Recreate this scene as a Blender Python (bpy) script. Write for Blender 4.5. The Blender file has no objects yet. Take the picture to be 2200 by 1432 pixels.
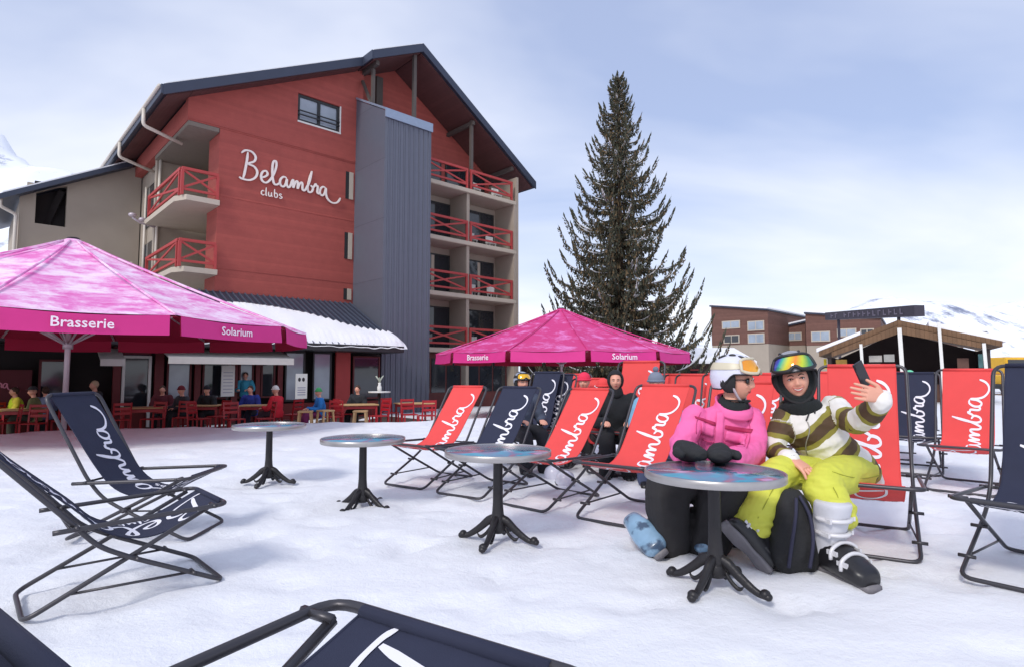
import bpy, bmesh, math, random
from mathutils import Vector, Matrix, noise, Euler
R = math.radians
random.seed(7)
scene = bpy.context.scene
COL = scene.collection
V = Vector

# ------------------------------------------------------------------ helpers
def tag(o, label=None, cat=None, group=None, kind=None):
    if label: o['label'] = label
    if cat: o['category'] = cat
    if group: o['group'] = group
    if kind: o['kind'] = kind
    return o

def empty(name, loc=(0, 0, 0), rz=0.0, sc=1.0):
    o = bpy.data.objects.new(name, None)
    COL.objects.link(o)
    o.location = loc
    o.rotation_euler = (0, 0, rz)
    o.scale = (sc, sc, sc)
    o.empty_display_size = 0.2
    return o

def copy_tree(o, parent=None):
    c = o.copy()
    COL.objects.link(c)
    c.parent = parent
    for ch in list(o.children):
        copy_tree(ch, c)
    return c

def srgb(r, g, b):
    def f(c):
        c /= 255.0
        return c / 12.92 if c <= 0.04045 else ((c + 0.055) / 1.055) ** 2.4
    return (f(r), f(g), f(b))

class MB:
    """collects shapes and links them as one mesh object"""
    def __init__(self):
        self.v = []; self.f = []; self.m = []; self.s = []
        self.M = None
    def add(self, vs, fs, mi=0, smooth=False):
        b = len(self.v)
        if self.M is not None: vs = [self.M @ V(p) for p in vs]
        self.v += [tuple(p) for p in vs]
        for f in fs:
            self.f.append([b + i for i in f]); self.m.append(mi); self.s.append(smooth)
        return self
    def box(self, c, s, rz=0.0, mi=0, rot=None):
        hx, hy, hz = s[0] / 2, s[1] / 2, s[2] / 2
        vs = [V((x, y, z)) for z in (-hz, hz) for y in (-hy, hy) for x in (-hx, hx)]
        if rot is None: rot = Matrix.Rotation(rz, 3, 'Z')
        c = V(c)
        vs = [rot @ p + c for p in vs]
        return self.add(vs, [(0, 2, 3, 1), (4, 5, 7, 6), (0, 1, 5, 4), (2, 6, 7, 3), (0, 4, 6, 2), (1, 3, 7, 5)], mi)
    def b2(self, p0, p1, mi=0):
        p0 = V(p0); p1 = V(p1)
        lo = V([min(a, b) for a, b in zip(p0, p1)]); hi = V([max(a, b) for a, b in zip(p0, p1)])
        return self.box((lo + hi) / 2, hi - lo, mi=mi)
    def beam(self, a, b, w, h, mi=0, up=(0, 0, 1)):
        """rectangular bar from a to b, width w (side), height h (up)"""
        a = V(a); b = V(b); d = (b - a); L = d.length
        if L < 1e-6: return self
        d.normalize(); up = V(up)
        sd = d.cross(up)
        if sd.length < 1e-4: sd = d.cross(V((0, 1, 0)))
        sd.normalize(); u = sd.cross(d)
        vs = []
        for p in (a, b):
            for i, j in ((-1, -1), (1, -1), (1, 1), (-1, 1)):
                vs.append(p + sd * (i * w / 2) + u * (j * h / 2))
        return self.add(vs, [(3, 2, 1, 0), (4, 5, 6, 7), (0, 1, 5, 4), (1, 2, 6, 5), (2, 3, 7, 6), (3, 0, 4, 7)], mi)
    def tube(self, pts, r, n=8, closed=False, mi=0, caps=True, smooth=True):
        pts = [V(p) for p in pts]
        N = len(pts)
        rs = r if isinstance(r, (list, tuple)) else [r] * N
        rings = []
        prev = None
        for i, p in enumerate(pts):
            if closed:
                t = (pts[(i + 1) % N] - pts[i - 1])
            else:
                t = (pts[min(i + 1, N - 1)] - pts[max(i - 1, 0)])
            t.normalize()
            if prev is None:
                ref = V((0, 0, 1)) if abs(t.z) < .9 else V((1, 0, 0))
                a = t.cross(ref).normalized()
            else:
                a = (prev - t * prev.dot(t))
                if a.length < 1e-5: a = t.cross(V((0, 0, 1)))
                a.normalize()
            prev = a
            b = t.cross(a)
            rings.append([p + (a * math.cos(2 * math.pi * k / n) + b * math.sin(2 * math.pi * k / n)) * rs[i] for k in range(n)])
        vs = [q for ring in rings for q in ring]
        fs = []
        for i in range(N if closed else N - 1):
            j = (i + 1) % N
            for k in range(n):
                k2 = (k + 1) % n
                fs.append((i * n + k, i * n + k2, j * n + k2, j * n + k))
        if caps and not closed:
            fs.append(tuple(range(n - 1, -1, -1)))
            fs.append(tuple((N - 1) * n + k for k in range(n)))
        return self.add(vs, fs, mi, smooth)
    def loft(self, rings, n=16, mi=0, smooth=True, sub=3, cap=True, power=2.0):
        """rings: (centre, avec, bvec) ellipses, interpolated smoothly"""
        rr = [(V(c), V(a), V(b)) for c, a, b in rings]
        if sub > 1 and len(rr) > 2:
            out = []
            for i in range(len(rr) - 1):
                for s in range(sub):
                    t = s / sub
                    out.append(tuple(cr(rr[max(i - 1, 0)][k], rr[i][k], rr[i + 1][k], rr[min(i + 2, len(rr) - 1)][k], t) for k in range(3)))
            out.append(rr[-1]); rr = out
        vs = []; fs = []
        for c, a, b in rr:
            for k in range(n):
                an = 2 * math.pi * k / n
                cx, sx = math.cos(an), math.sin(an)
                if power != 2.0:
                    cx = math.copysign(abs(cx) ** (2 / power), cx); sx = math.copysign(abs(sx) ** (2 / power), sx)
                vs.append(c + a * cx + b * sx)
        N = len(rr)
        for i in range(N - 1):
            for k in range(n):
                k2 = (k + 1) % n
                fs.append((i * n + k, i * n + k2, (i + 1) * n + k2, (i + 1) * n + k))
        if cap:
            fs.append(tuple(range(n - 1, -1, -1))); fs.append(tuple((N - 1) * n + k for k in range(n)))
        return self.add(vs, fs, mi, smooth)
    def ball(self, c, r, rot=None, n=16, m=10, mi=0, smooth=True):
        c = V(c); r = (r, r, r) if not hasattr(r, '__len__') else r
        vs = [V((0, 0, -r[2]))]; fs = []
        for i in range(1, m):
            ph = -math.pi / 2 + math.pi * i / m
            for k in range(n):
                an = 2 * math.pi * k / n
                vs.append(V((r[0] * math.cos(ph) * math.cos(an), r[1] * math.cos(ph) * math.sin(an), r[2] * math.sin(ph))))
        vs.append(V((0, 0, r[2])))
        if rot is not None: vs = [rot @ p for p in vs]
        vs = [p + c for p in vs]
        for k in range(n):
            fs.append((0, 1 + (k + 1) % n, 1 + k))
            fs.append((len(vs) - 1, 1 + (m - 2) * n + k, 1 + (m - 2) * n + (k + 1) % n))
        for i in range(m - 2):
            for k in range(n):
                a = 1 + i * n + k; b = 1 + i * n + (k + 1) % n
                fs.append((a, b, b + n, a + n))
        return self.add(vs, fs, mi, smooth)
    def lathe(self, prof, c=(0, 0, 0), n=24, mi=0, smooth=True):
        """prof: (r,z) list"""
        c = V(c); vs = []; fs = []
        for r, z in prof:
            for k in range(n):
                an = 2 * math.pi * k / n
                vs.append(c + V((r * math.cos(an), r * math.sin(an), z)))
        for i in range(len(prof) - 1):
            for k in range(n):
                k2 = (k + 1) % n
                fs.append((i * n + k, i * n + k2, (i + 1) * n + k2, (i + 1) * n + k))
        if prof[0][0] > 1e-5: fs.append(tuple(range(n - 1, -1, -1)))
        if prof[-1][0] > 1e-5: fs.append(tuple((len(prof) - 1) * n + k for k in range(n)))
        return self.add(vs, fs, mi, smooth)
    def prism(self, poly, d0, d1, fn, mi=0):
        """poly: 2-d outline, extruded between depth d0 and d1; fn(a, b, d) -> point"""
        n = len(poly)
        vs = [fn(a, b, d0) for a, b in poly] + [fn(a, b, d1) for a, b in poly]
        fs = [tuple(range(n)), tuple(range(2 * n - 1, n - 1, -1))]
        for i in range(n):
            j = (i + 1) % n
            fs.append((i, i + n, j + n, j))
        return self.add(vs, fs, mi)
    def build(self, name, mats, parent=None, bevel=0.0, shade=None, recalc=True):
        me = bpy.data.meshes.new(name)
        me.from_pydata(self.v, [], self.f)
        if not isinstance(mats, (list, tuple)): mats = [mats]
        for m in mats: me.materials.append(m)
        me.polygons.foreach_set('material_index', self.m)
        me.polygons.foreach_set('use_smooth', [bool(s) for s in self.s])
        me.update()
        if recalc:
            bm = bmesh.new(); bm.from_mesh(me)
            bmesh.ops.remove_doubles(bm, verts=bm.verts, dist=1e-6)
            bmesh.ops.recalc_face_normals(bm, faces=bm.faces)
            bm.to_mesh(me); bm.free()
        o = bpy.data.objects.new(name, me)
        COL.objects.link(o)
        if parent is not None: o.parent = parent
        if bevel:
            md = o.modifiers.new('b', 'BEVEL'); md.width = bevel; md.segments = 2; md.limit_method = 'ANGLE'; md.angle_limit = R(40)
        return o

def cr(p0, p1, p2, p3, t):
    t2 = t * t; t3 = t2 * t
    return (p1 * 2 + (p2 - p0) * t + (p0 * 2 - p1 * 5 + p2 * 4 - p3) * t2 + (p1 * 3 - p0 - p2 * 3 + p3) * t3) * 0.5

def spline(pts, sub=6):
    pts = [V(p) for p in pts]; out = []
    for i in range(len(pts) - 1):
        for s in range(sub):
            out.append(cr(pts[max(i - 1, 0)], pts[i], pts[i + 1], pts[min(i + 2, len(pts) - 1)], s / sub))
    out.append(pts[-1]); return out

def fillet(pts, r, n=5, closed=False):
    pts = [V(p) for p in pts]; N = len(pts); out = []
    for i, p in enumerate(pts):
        if not closed and i in (0, N - 1): out.append(p); continue
        a = pts[i - 1]; b = pts[(i + 1) % N]
        da = (a - p); db = (b - p)
        k = min(r, da.length * .45, db.length * .45)
        pa = p + da.normalized() * k; pb = p + db.normalized() * k
        for s in range(n + 1):
            t = s / n
            out.append(pa * (1 - t) ** 2 + p * 2 * t * (1 - t) + pb * t * t)
    return out

# ------------------------------------------------------------------ materials
MATS = {}
def nodes(name):
    m = bpy.data.materials.new(name); m.use_nodes = True
    nt = m.node_tree; b = nt.nodes['Principled BSDF']
    return m, nt, b

def mat(name, col, rough=.6, metal=0.0, var=.12, scale=6.0, bump=0.0, bscale=60.0, spec=.5, coat=0.0, emit=None, dirt=None):
    """plain material with soft colour variation and optional fine bump"""
    if name in MATS: return MATS[name]
    m, nt, b = nodes(name)
    N = nt.nodes; L = nt.links
    tc = N.new('ShaderNodeTexCoord')
    nz = N.new('ShaderNodeTexNoise'); nz.inputs['Scale'].default_value = scale; nz.inputs['Detail'].default_value = 5
    L.new(tc.outputs['Object'], nz.inputs['Vector'])
    mx = N.new('ShaderNodeMix'); mx.data_type = 'RGBA'
    mx.inputs[6].default_value = (*[c * (1 - var) for c in col], 1)
    mx.inputs[7].default_value = (*[min(1, c * (1 + var)) for c in col], 1)
    L.new(nz.outputs['Fac'], mx.inputs[0])
    out = mx.outputs[2]
    if dirt:
        n2 = N.new('ShaderNodeTexNoise'); n2.inputs['Scale'].default_value = dirt[1]; n2.inputs['Detail'].default_value = 8
        L.new(tc.outputs['Object'], n2.inputs['Vector'])
        rp = N.new('ShaderNodeValToRGB'); rp.color_ramp.elements[0].position = dirt[2]; rp.color_ramp.elements[1].position = dirt[2] + dirt[3]
        L.new(n2.outputs['Fac'], rp.inputs['Fac'])
        m2 = N.new('ShaderNodeMix'); m2.data_type = 'RGBA'
        m2.inputs[7].default_value = (*dirt[0], 1)
        L.new(rp.outputs['Color'], m2.inputs[0]); L.new(out, m2.inputs[6]); out = m2.outputs[2]
    L.new(out, b.inputs['Base Color'])
    b.inputs['Roughness'].default_value = rough; b.inputs['Metallic'].default_value = metal
    b.inputs['Specular IOR Level'].default_value = spec
    b.inputs['Coat Weight'].default_value = coat
    if bump:
        n3 = N.new('ShaderNodeTexNoise'); n3.inputs['Scale'].default_value = bscale; n3.inputs['Detail'].default_value = 4
        L.new(tc.outputs['Object'], n3.inputs['Vector'])
        bp = N.new('ShaderNodeBump'); bp.inputs['Strength'].default_value = bump; bp.inputs['Distance'].default_value = .01
        L.new(n3.outputs['Fac'], bp.inputs['Height']); L.new(bp.outputs['Normal'], b.inputs['Normal'])
    if emit: b.inputs['Emission Color'].default_value = (*emit[0], 1); b.inputs['Emission Strength'].default_value = emit[1]
    MATS[name] = m
    return m

def boards(name, col, axis='Z', pitch=.14, dark=.55, rough=.7, depth=.02, var=.1, gap=.08, col2=None):
    """cladding: grooves across one object axis, each board slightly different"""
    m, nt, b = nodes(name); N = nt.nodes; L = nt.links
    tc = N.new('ShaderNodeTexCoord'); sp = N.new('ShaderNodeSeparateXYZ'); L.new(tc.outputs['Object'], sp.inputs[0])
    mu = N.new('ShaderNodeMath'); mu.operation = 'DIVIDE'; mu.inputs[1].default_value = pitch; L.new(sp.outputs[axis], mu.inputs[0])
    fr = N.new('ShaderNodeMath'); fr.operation = 'FRACT'; L.new(mu.outputs[0], fr.inputs[0])
    fl = N.new('ShaderNodeMath'); fl.operation = 'FLOOR'; L.new(mu.outputs[0], fl.inputs[0])
    wn = N.new('ShaderNodeTexWhiteNoise'); wn.noise_dimensions = '1D'; L.new(fl.outputs[0], wn.inputs['W'])
    gr = N.new('ShaderNodeValToRGB'); e = gr.color_ramp.elements
    e[0].position = 0; e[0].color = (0, 0, 0, 1); e[1].position = gap; e[1].color = (1, 1, 1, 1)
    L.new(fr.outputs[0], gr.inputs['Fac'])
    nz = N.new('ShaderNodeTexNoise'); nz.inputs['Scale'].default_value = 3; nz.inputs['Detail'].default_value = 8
    L.new(tc.outputs['Object'], nz.inputs['Vector'])
    ad = N.new('ShaderNodeMath'); ad.operation = 'ADD'; L.new(nz.outputs['Fac'], ad.inputs[0])
    w2 = N.new('ShaderNodeMath'); w2.operation = 'MULTIPLY'; w2.inputs[1].default_value = .5; L.new(wn.outputs['Value'], w2.inputs[0]); L.new(w2.outputs[0], ad.inputs[1])
    mx = N.new('ShaderNodeMix'); mx.data_type = 'RGBA'
    mx.inputs[6].default_value = (*[c * (1 - var) for c in (col2 or col)], 1); mx.inputs[7].default_value = (*[c * (1 + var) for c in col], 1)
    mp = N.new('ShaderNodeMapRange'); mp.inputs[1].default_value = .3; mp.inputs[2].default_value = 1.2; L.new(ad.outputs[0], mp.inputs[0]); L.new(mp.outputs[0], mx.inputs[0])
    m2 = N.new('ShaderNodeMix'); m2.data_type = 'RGBA'; m2.inputs[6].default_value = (*[c * dark for c in col], 1)
    L.new(gr.outputs['Color'], m2.inputs[0]); L.new(mx.outputs[2], m2.inputs[7]); L.new(m2.outputs[2], b.inputs['Base Color'])
    bp = N.new('ShaderNodeBump'); bp.inputs['Strength'].default_value = .6; bp.inputs['Distance'].default_value = depth
    L.new(gr.outputs['Color'], bp.inputs['Height']); L.new(bp.outputs['Normal'], b.inputs['Normal'])
    b.inputs['Roughness'].default_value = rough
    MATS[name] = m
    return m

M_RED = boards('red_cladding', srgb(166, 80, 71), 'Z', .13, .88, .8, .004, .07, gap=.10, col2=srgb(155, 74, 66))
M_REDT = mat('red_timber', srgb(170, 60, 58), .6, var=.15, scale=4)
M_BEIGE = mat('beige_render', srgb(162, 150, 136), .9, var=.14, scale=.8, bump=.3, bscale=25)
M_BEIGE2 = mat('pale_concrete', srgb(184, 172, 156), .85, var=.1, scale=2)
M_SOFFIT = boards('soffit_boards', srgb(92, 58, 56), 'X', .18, .7, .8, .01, .12)
M_SLATE = mat('slate_metal', srgb(58, 64, 80), .45, .3, var=.15, scale=2)
M_TIMB = mat('grey_timber', srgb(84, 76, 72), .8, var=.2, scale=3)
M_TOWER = boards('seamed_zinc', srgb(95, 99, 112), 'X', .24, .6, .45, .03, .06, gap=.1)
M_TOWERS = boards('plain_zinc', srgb(92, 96, 108), 'Z', 2.6, .75, .45, .01, .06, gap=.012)
M_GLASS = mat('dark_glass', srgb(40, 44, 50), .06, var=.3, scale=1.5, spec=.8)
M_GLASSL = mat('glass_painted_reflection', srgb(150, 160, 172), .08, var=.35, scale=1.3, spec=.8)  # pale base colour paints in the bright reflections on the panes
M_FRAME = mat('black_frame', srgb(38, 38, 40), .5)
M_WHITE = mat('white_paint', srgb(222, 220, 214), .55, var=.05)
M_PIPE = mat('pale_pipe', srgb(205, 196, 184), .5, var=.05)
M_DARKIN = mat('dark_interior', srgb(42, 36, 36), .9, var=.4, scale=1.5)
M_TUBE = mat('grey_tube', srgb(74, 72, 76), .38, .55, var=.1, scale=9)
M_NAVY = mat('navy_canvas', srgb(40, 44, 66), .85, var=.12, scale=14, bump=.25, bscale=500)
M_REDC = mat('red_canvas', srgb(224, 74, 72), .8, var=.06, scale=10, bump=.2, bscale=500)
M_INK = mat('white_print', srgb(232, 230, 238), .8, var=.05)
M_IRON = mat('cast_iron', srgb(44, 42, 44), .42, .35, var=.2, scale=12, bump=.3, bscale=60)
M_WOOD = mat('pale_wood', srgb(196, 158, 110), .6, var=.15, scale=5)
M_REDP = mat('red_metal', srgb(168, 26, 36), .4, var=.12, scale=5)
M_BROWN = boards('brown_boards', srgb(108, 74, 64), 'Z', .16, .6, .8, .02, .2)
M_SIGNW = mat('sign_white', srgb(236, 226, 218), .6, var=.04)
M_POLE = mat('pole_aluminium', srgb(190, 178, 184), .4, .3, var=.06)
M_SKIN = mat('skin', srgb(222, 160, 136), .5, var=.08, scale=9)
M_BLACKF = mat('black_fabric', srgb(36, 36, 38), .85, var=.25, scale=8, bump=.5, bscale=40)
M_TEAL = mat('teal_fabric', srgb(46, 130, 170), .8)
M_BLUEF = mat('blue_fabric', srgb(38, 52, 120), .8)
M_REDF = mat('red_fabric', srgb(200, 34, 48), .8)
M_HIVIS = mat('yellow_fabric', srgb(206, 226, 50), .8)
M_GREYF = mat('grey_knit', srgb(110, 118, 134), .9, bump=.6, bscale=120)

def snow_mat(name='snow', tint=(.865, .87, .905), fine=True):
    m, nt, b = nodes(name); N = nt.nodes; L = nt.links
    tc = N.new('ShaderNodeTexCoord')
    a = N.new('ShaderNodeTexNoise'); a.inputs['Scale'].default_value = .9; a.inputs['Detail'].default_value = 8; a.inputs['Roughness'].default_value = .65
    L.new(tc.outputs['Object'], a.inputs['Vector'])
    mx = N.new('ShaderNodeMix'); mx.data_type = 'RGBA'
    mx.inputs[6].default_value = (*[c * .93 for c in tint], 1); mx.inputs[7].default_value = (*tint, 1)
    L.new(a.outputs['Fac'], mx.inputs[0]); L.new(mx.outputs[2], b.inputs['Base Color'])
    b.inputs['Roughness'].default_value = .75; b.inputs['Specular IOR Level'].default_value = .25
    n1 = N.new('ShaderNodeTexNoise'); n1.inputs['Scale'].default_value = 9; n1.inputs['Detail'].default_value = 10; n1.inputs['Roughness'].default_value = .7
    n2 = N.new('ShaderNodeTexNoise'); n2.inputs['Scale'].default_value = 70; n2.inputs['Detail'].default_value = 3
    L.new(tc.outputs['Object'], n1.inputs['Vector']); L.new(tc.outputs['Object'], n2.inputs['Vector'])
    b1 = N.new('ShaderNodeBump'); b1.inputs['Strength'].default_value = .5; b1.inputs['Distance'].default_value = .035
    b2 = N.new('ShaderNodeBump'); b2.inputs['Strength'].default_value = .2; b2.inputs['Distance'].default_value = .008
    L.new(n1.outputs['Fac'], b1.inputs['Height']); L.new(n2.outputs['Fac'], b2.inputs['Height'])
    L.new(b1.outputs['Normal'], b2.inputs['Normal']); L.new(b2.outputs['Normal'], b.inputs['Normal'])
    MATS[name] = m
    return m
M_SNOW = snow_mat()
M_SNOWR = snow_mat('roof_snow', (.90, .89, .91))

# ------------------------------------------------------------------ camera, light, sky
CAM_H = 1.18
FPX = 1270.0
TH = math.atan(87 / 1270)
cd = bpy.data.cameras.new('camera'); cam = bpy.data.objects.new('camera', cd); COL.objects.link(cam)
cam.location = (0, 0, CAM_H); cam.rotation_euler = (math.pi / 2 + TH, 0, 0)
cd.sensor_width = 36; cd.lens = 36 * FPX / 2200; cd.clip_end = 5000; cd.clip_start = .05
scene.camera = cam

SUN_EL, SUN_AZ = R(42), R(-150)    # azimuth measured from +Y towards +X
w = bpy.data.worlds.new('World'); scene.world = w; w.use_nodes = True
nt = w.node_tree; N = nt.nodes; L = nt.links
bg = N['Background']; bg.inputs['Strength'].default_value = 1.0
sky = N.new('ShaderNodeTexSky'); sky.sky_type = 'NISHITA'; sky.sun_disc = False
sky.sun_elevation = SUN_EL; sky.sun_rotation = SUN_AZ; sky.air_density = 1.0; sky.dust_density = 2.0; sky.altitude = 1800
sc_ = N.new('ShaderNodeVectorMath'); sc_.operation = 'SCALE'; sc_.inputs['Scale'].default_value = .125
L.new(sky.outputs[0], sc_.inputs[0])
tc = N.new('ShaderNodeTexCoord')
sp = N.new('ShaderNodeSeparateXYZ'); L.new(tc.outputs['Generated'], sp.inputs[0])
# cloud sheet: project the direction on a plane overhead
zc = N.new('ShaderNodeMath'); zc.operation = 'ADD'; zc.inputs[1].default_value = .22; L.new(sp.outputs['Z'], zc.inputs[0])
zm = N.new('ShaderNodeMath'); zm.operation = 'MAXIMUM'; zm.inputs[1].default_value = .05; L.new(zc.outputs[0], zm.inputs[0])
dx = N.new('ShaderNodeMath'); dx.operation = 'DIVIDE'; L.new(sp.outputs['X'], dx.inputs[0]); L.new(zm.outputs[0], dx.inputs[1])
dy = N.new('ShaderNodeMath'); dy.operation = 'DIVIDE'; L.new(sp.outputs['Y'], dy.inputs[0]); L.new(zm.outputs[0], dy.inputs[1])
cb = N.new('ShaderNodeCombineXYZ'); L.new(dx.outputs[0], cb.inputs[0]); L.new(dy.outputs[0], cb.inputs[1])
cn = N.new('ShaderNodeTexNoise'); cn.inputs['Scale'].default_value = .75; cn.inputs['Detail'].default_value = 5; cn.inputs['Roughness'].default_value = .5; cn.inputs['Distortion'].default_value = .35
mpv = N.new('ShaderNodeMapping'); mpv.inputs['Location'].default_value = (3.1, 1.7, .4); mpv.inputs['Scale'].default_value = (.8, 1.5, 1); L.new(cb.outputs[0], mpv.inputs['Vector']); L.new(mpv.outputs[0], cn.inputs['Vector'])
cr_ = N.new('ShaderNodeValToRGB'); e = cr_.color_ramp.elements; e[0].position = .38; e[0].color = (.10, .10, .10, 1); e[1].position = .74; e[1].color = (.8, .8, .8, 1)
L.new(cn.outputs['Fac'], cr_.inputs['Fac'])
# thicker cloud low on the horizon
hz = N.new('ShaderNodeMapRange'); hz.inputs[1].default_value = .02; hz.inputs[2].default_value = .36; hz.inputs[3].default_value = .5; hz.inputs[4].default_value = 0.0; hz.interpolation_type = 'SMOOTHSTEP'
L.new(sp.outputs['Z'], hz.inputs[0])
am = N.new('ShaderNodeMath'); am.operation = 'ADD'; am.use_clamp = True; L.new(cr_.outputs['Color'], am.inputs[0]); L.new(hz.outputs[0], am.inputs[1])
cm = N.new('ShaderNodeMix'); cm.data_type = 'RGBA'; cm.inputs[7].default_value = (.80, .82, .89, 1)
L.new(am.outputs[0], cm.inputs[0])
tint = N.new('ShaderNodeMix'); tint.data_type = 'RGBA'; tint.inputs[0].default_value = .6; tint.inputs[7].default_value = (.37, .45, .70, 1)
L.new(sc_.outputs[0], tint.inputs[6]); L.new(tint.outputs[2], cm.inputs[6])
L.new(cm.outputs[2], bg.inputs['Color'])

sl = bpy.data.lights.new('sun', 'SUN'); sl.energy = 1.5; sl.angle = R(13); sl.color = (1.0, .965, .91)
sun = bpy.data.objects.new('sun', sl); COL.objects.link(sun)
dsun = V((math.sin(SUN_AZ) * math.cos(SUN_EL), math.cos(SUN_AZ) * math.cos(SUN_EL), math.sin(SUN_EL)))
sun.rotation_euler = dsun.to_track_quat('Z', 'Y').to_euler()
sun.location = dsun * 50
scene.view_settings.view_transform = 'Standard'; scene.view_settings.look = 'None'
scene.view_settings.exposure = 0.44; scene.view_settings.gamma = 1.0
scene.cycles.use_denoising = True
scene.cycles.max_bounces = 6

# ------------------------------------------------------------------ ground
def interp(x, pts):
    if x <= pts[0][0]: return pts[0][1]
    for (a, b), (c, d) in zip(pts, pts[1:]):
        if x <= c: return b + (d - b) * (x - a) / (c - a)
    return pts[-1][1]
CREST = [(-30, 9.2), (-12, 10.2), (-9.8, 11.3), (-9.4, 12.3), (-8.2, 12.8), (-6.1, 13.0), (-5.0, 14.2), (-2.2, 14.4), (-1.9, 15.3), (0, 16.0), (3, 17.5), (8, 22), (60, 60)]
def sm(t):
    t = max(0.0, min(1.0, t)); return t * t * (3 - 2 * t)
def gz(x, y):
    h = 0.018 * noise.noise(V((x * .9, y * .9, 0))) + .010 * noise.noise(V((x * 2.7, y * 2.7, 3)))
    if y < 14:
        h += .007 * noise.noise(V((x * 7, y * 7, 5)))
        # trodden prints and scuffs
        for sd_, fq in ((8, 3.4), (21, 4.6)):
            fp = noise.noise(V((x * fq + sd_, y * fq * .8, sd_)))
            if fp > .26: h -= .030 * min(1, (fp - .26) * 6)
    cy = interp(x, CREST) + .25 * noise.noise(V((x * 1.7, 0, 2)))
    h += .05 * sm((y - cy + 2.0) / 2.0) * (0.6 + .8 * noise.noise(V((x * 1.2, 1, 6))))
    drop = .50 * sm((y - cy) / .7) * (1 if x < 4 else max(0, 1 - (x - 4) / 6))
    h -= drop
    return h
xs = [-400, -150, -60, -40, -30, -24, -20, -17] + [-15 + i * .25 for i in range(28)] + [-8 + i * .09 for i in range(178)] + [8.1 + i * .3 for i in range(30)] + [17.5, 20, 25, 30, 40, 60, 150, 400]
ys = [-30, -10, -4, -2, -1] + [-.5 + i * .07 for i in range(100)] + [6.5 + i * .12 for i in range(95)] + [18 + i * .5 for i in range(24)] + [31, 35, 40, 50, 70, 120, 300, 900]
g = MB(); vs = []
for y in ys:
    for x in xs: vs.append((x, y, gz(x, y) if (abs(x) < 60 and y < 60) else (-.45 if x < 0 else 0)))
nx = len(xs)
fs = [(j * nx + i, j * nx + i + 1, (j + 1) * nx + i + 1, (j + 1) * nx + i) for j in range(len(ys) - 1) for i in range(nx - 1)]
g.add(vs, fs, 0, True)
tag(g.build('snow_ground', M_SNOW, recalc=False), kind='structure')
# ------------------------------------------------------------------ hotel
ANG = math.atan2(.685, .728)
C0 = V((-12.07, 22.06, 0))
hotel = empty('hotel_building', C0, ANG)
tag(hotel, 'tall red clad gabled hotel with grey metal tower and white cursive sign', 'building')
GZ = -.5
F0 = .0
LV = [2.45, 5.15, 7.85, 10.55]     # storey levels

def cutwall(mb, u0, u1, z0, z1, v, th, holes, mi=0):
    """wall in plane v (outer face) with rectangular holes: built as a grid of blocks sharing faces"""
    us = sorted({u0, u1, *[h[0] for h in holes], *[h[1] for h in holes]}); zs = sorted({z0, z1, *[h[2] for h in holes], *[h[3] for h in holes]})
    for a, b in zip(us, us[1:]):
        run = None
        for c, d in zip(zs, zs[1:]):
            mu, mz = (a + b) / 2, (c + d) / 2
            hole = any(h[0] < mu < h[1] and h[2] < mz < h[3] for h in holes)
            if not hole:
                run = (run[0], d) if run else (c, d)
            if (hole or d == zs[-1]) and run:
                mb.b2((a, v, run[0]), (b, v + th, run[1]), mi); run = None

# roof profile (u, z) : eave left, ridge, eave right
UL, UR_, UA = -1.35, 16.9, 9.25
ZA = 16.85
def roofz(u):
    return ZA - (UA - u) * .505 if u < UA else ZA - (u - UA) * .655
wall = MB()
# sign wall, below the attic, set back from the attic corner by the loggia
def fpt(u, z, d): return V((u, d, z))
cutwall(wall, .82, 9.6, GZ, 10.8, 0, .35, [])
# attic wall with sloping top and a window opening
wl = [(-.33, 10.8), (3.9, 10.8), (3.9, roofz(3.9) - .3), (-.33, roofz(-.33) - .3)]
wall.prism(wl, -.02, .33, fpt)
wall.prism([(5.86, 10.8), (7.0, 10.8), (7.0, roofz(7.0) - .3), (5.86, roofz(5.86) - .3)], -.02, .33, fpt)
wall.prism([(3.9, 10.8), (5.86, 10.8), (5.86, 12.05), (3.9, 12.05)], -.02, .33, fpt)
wall.prism([(3.9, 13.27), (5.86, 13.27), (5.86, roofz(5.86) - .3), (3.9, roofz(3.9) - .3)], -.02, .33, fpt)
# seams between storeys
for z in (8.14, 5.29): wall.b2((.84, -.015, z - .03), (6.6, .0, z + .03))
wall.b2((-.31, -.045, 10.86), (6.6, -.02, 10.95))
wall.b2((-.33, .33, 10.8), (-.03, 17, 11.6))
wall.build('wall', M_RED, hotel)
# recessed upper gable wall behind the tower top
gw = MB()
cutwall(gw, 7.0, 9.8, 10.55, 15.0, .9, .2, [])
gw.prism([(7.0, 15.0), (9.8, 15.0), (9.8, roofz(9.8) - .32), (UA, ZA - .32), (7.0, roofz(7.0) - .32)], .9, 1.1, fpt)
gw.prism([(9.8, 12.5), (9.8, roofz(9.8) - .32), (15.2, roofz(15.2) - .32), (15.2, 12.5)], .9, 1.1, fpt)
gw.prism([(11.9, 10.55), (11.9, 12.5), (12.6, 12.5), (12.6, 10.55)], .9, 1.1, fpt)
gw.prism([(14.4, 10.55), (14.4, 12.5), (15.6, 12.1), (15.6, 10.55)], .9, 1.1, fpt)
gw.build('gable_wall', M_RED, hotel)
# solid body behind (side facade, rear)
bd = MB()
bd.b2((2.0, .36, GZ), (9.6, 17, 10.78))
bd.b2((0.0, 5.5, GZ), (2.0, 17, 10.78))
bd.b2((9.62, .12, GZ), (15.37, 17, 10.31))
bd.prism([(0.0, 10.82), (15.55, 10.82), (15.55, roofz(15.55) - .34), (UA, ZA - .34), (0.0, roofz(0) - .34)], 1.15, 17, fpt)
bd.build('rear_wall', M_BEIGE, hotel)
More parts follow.
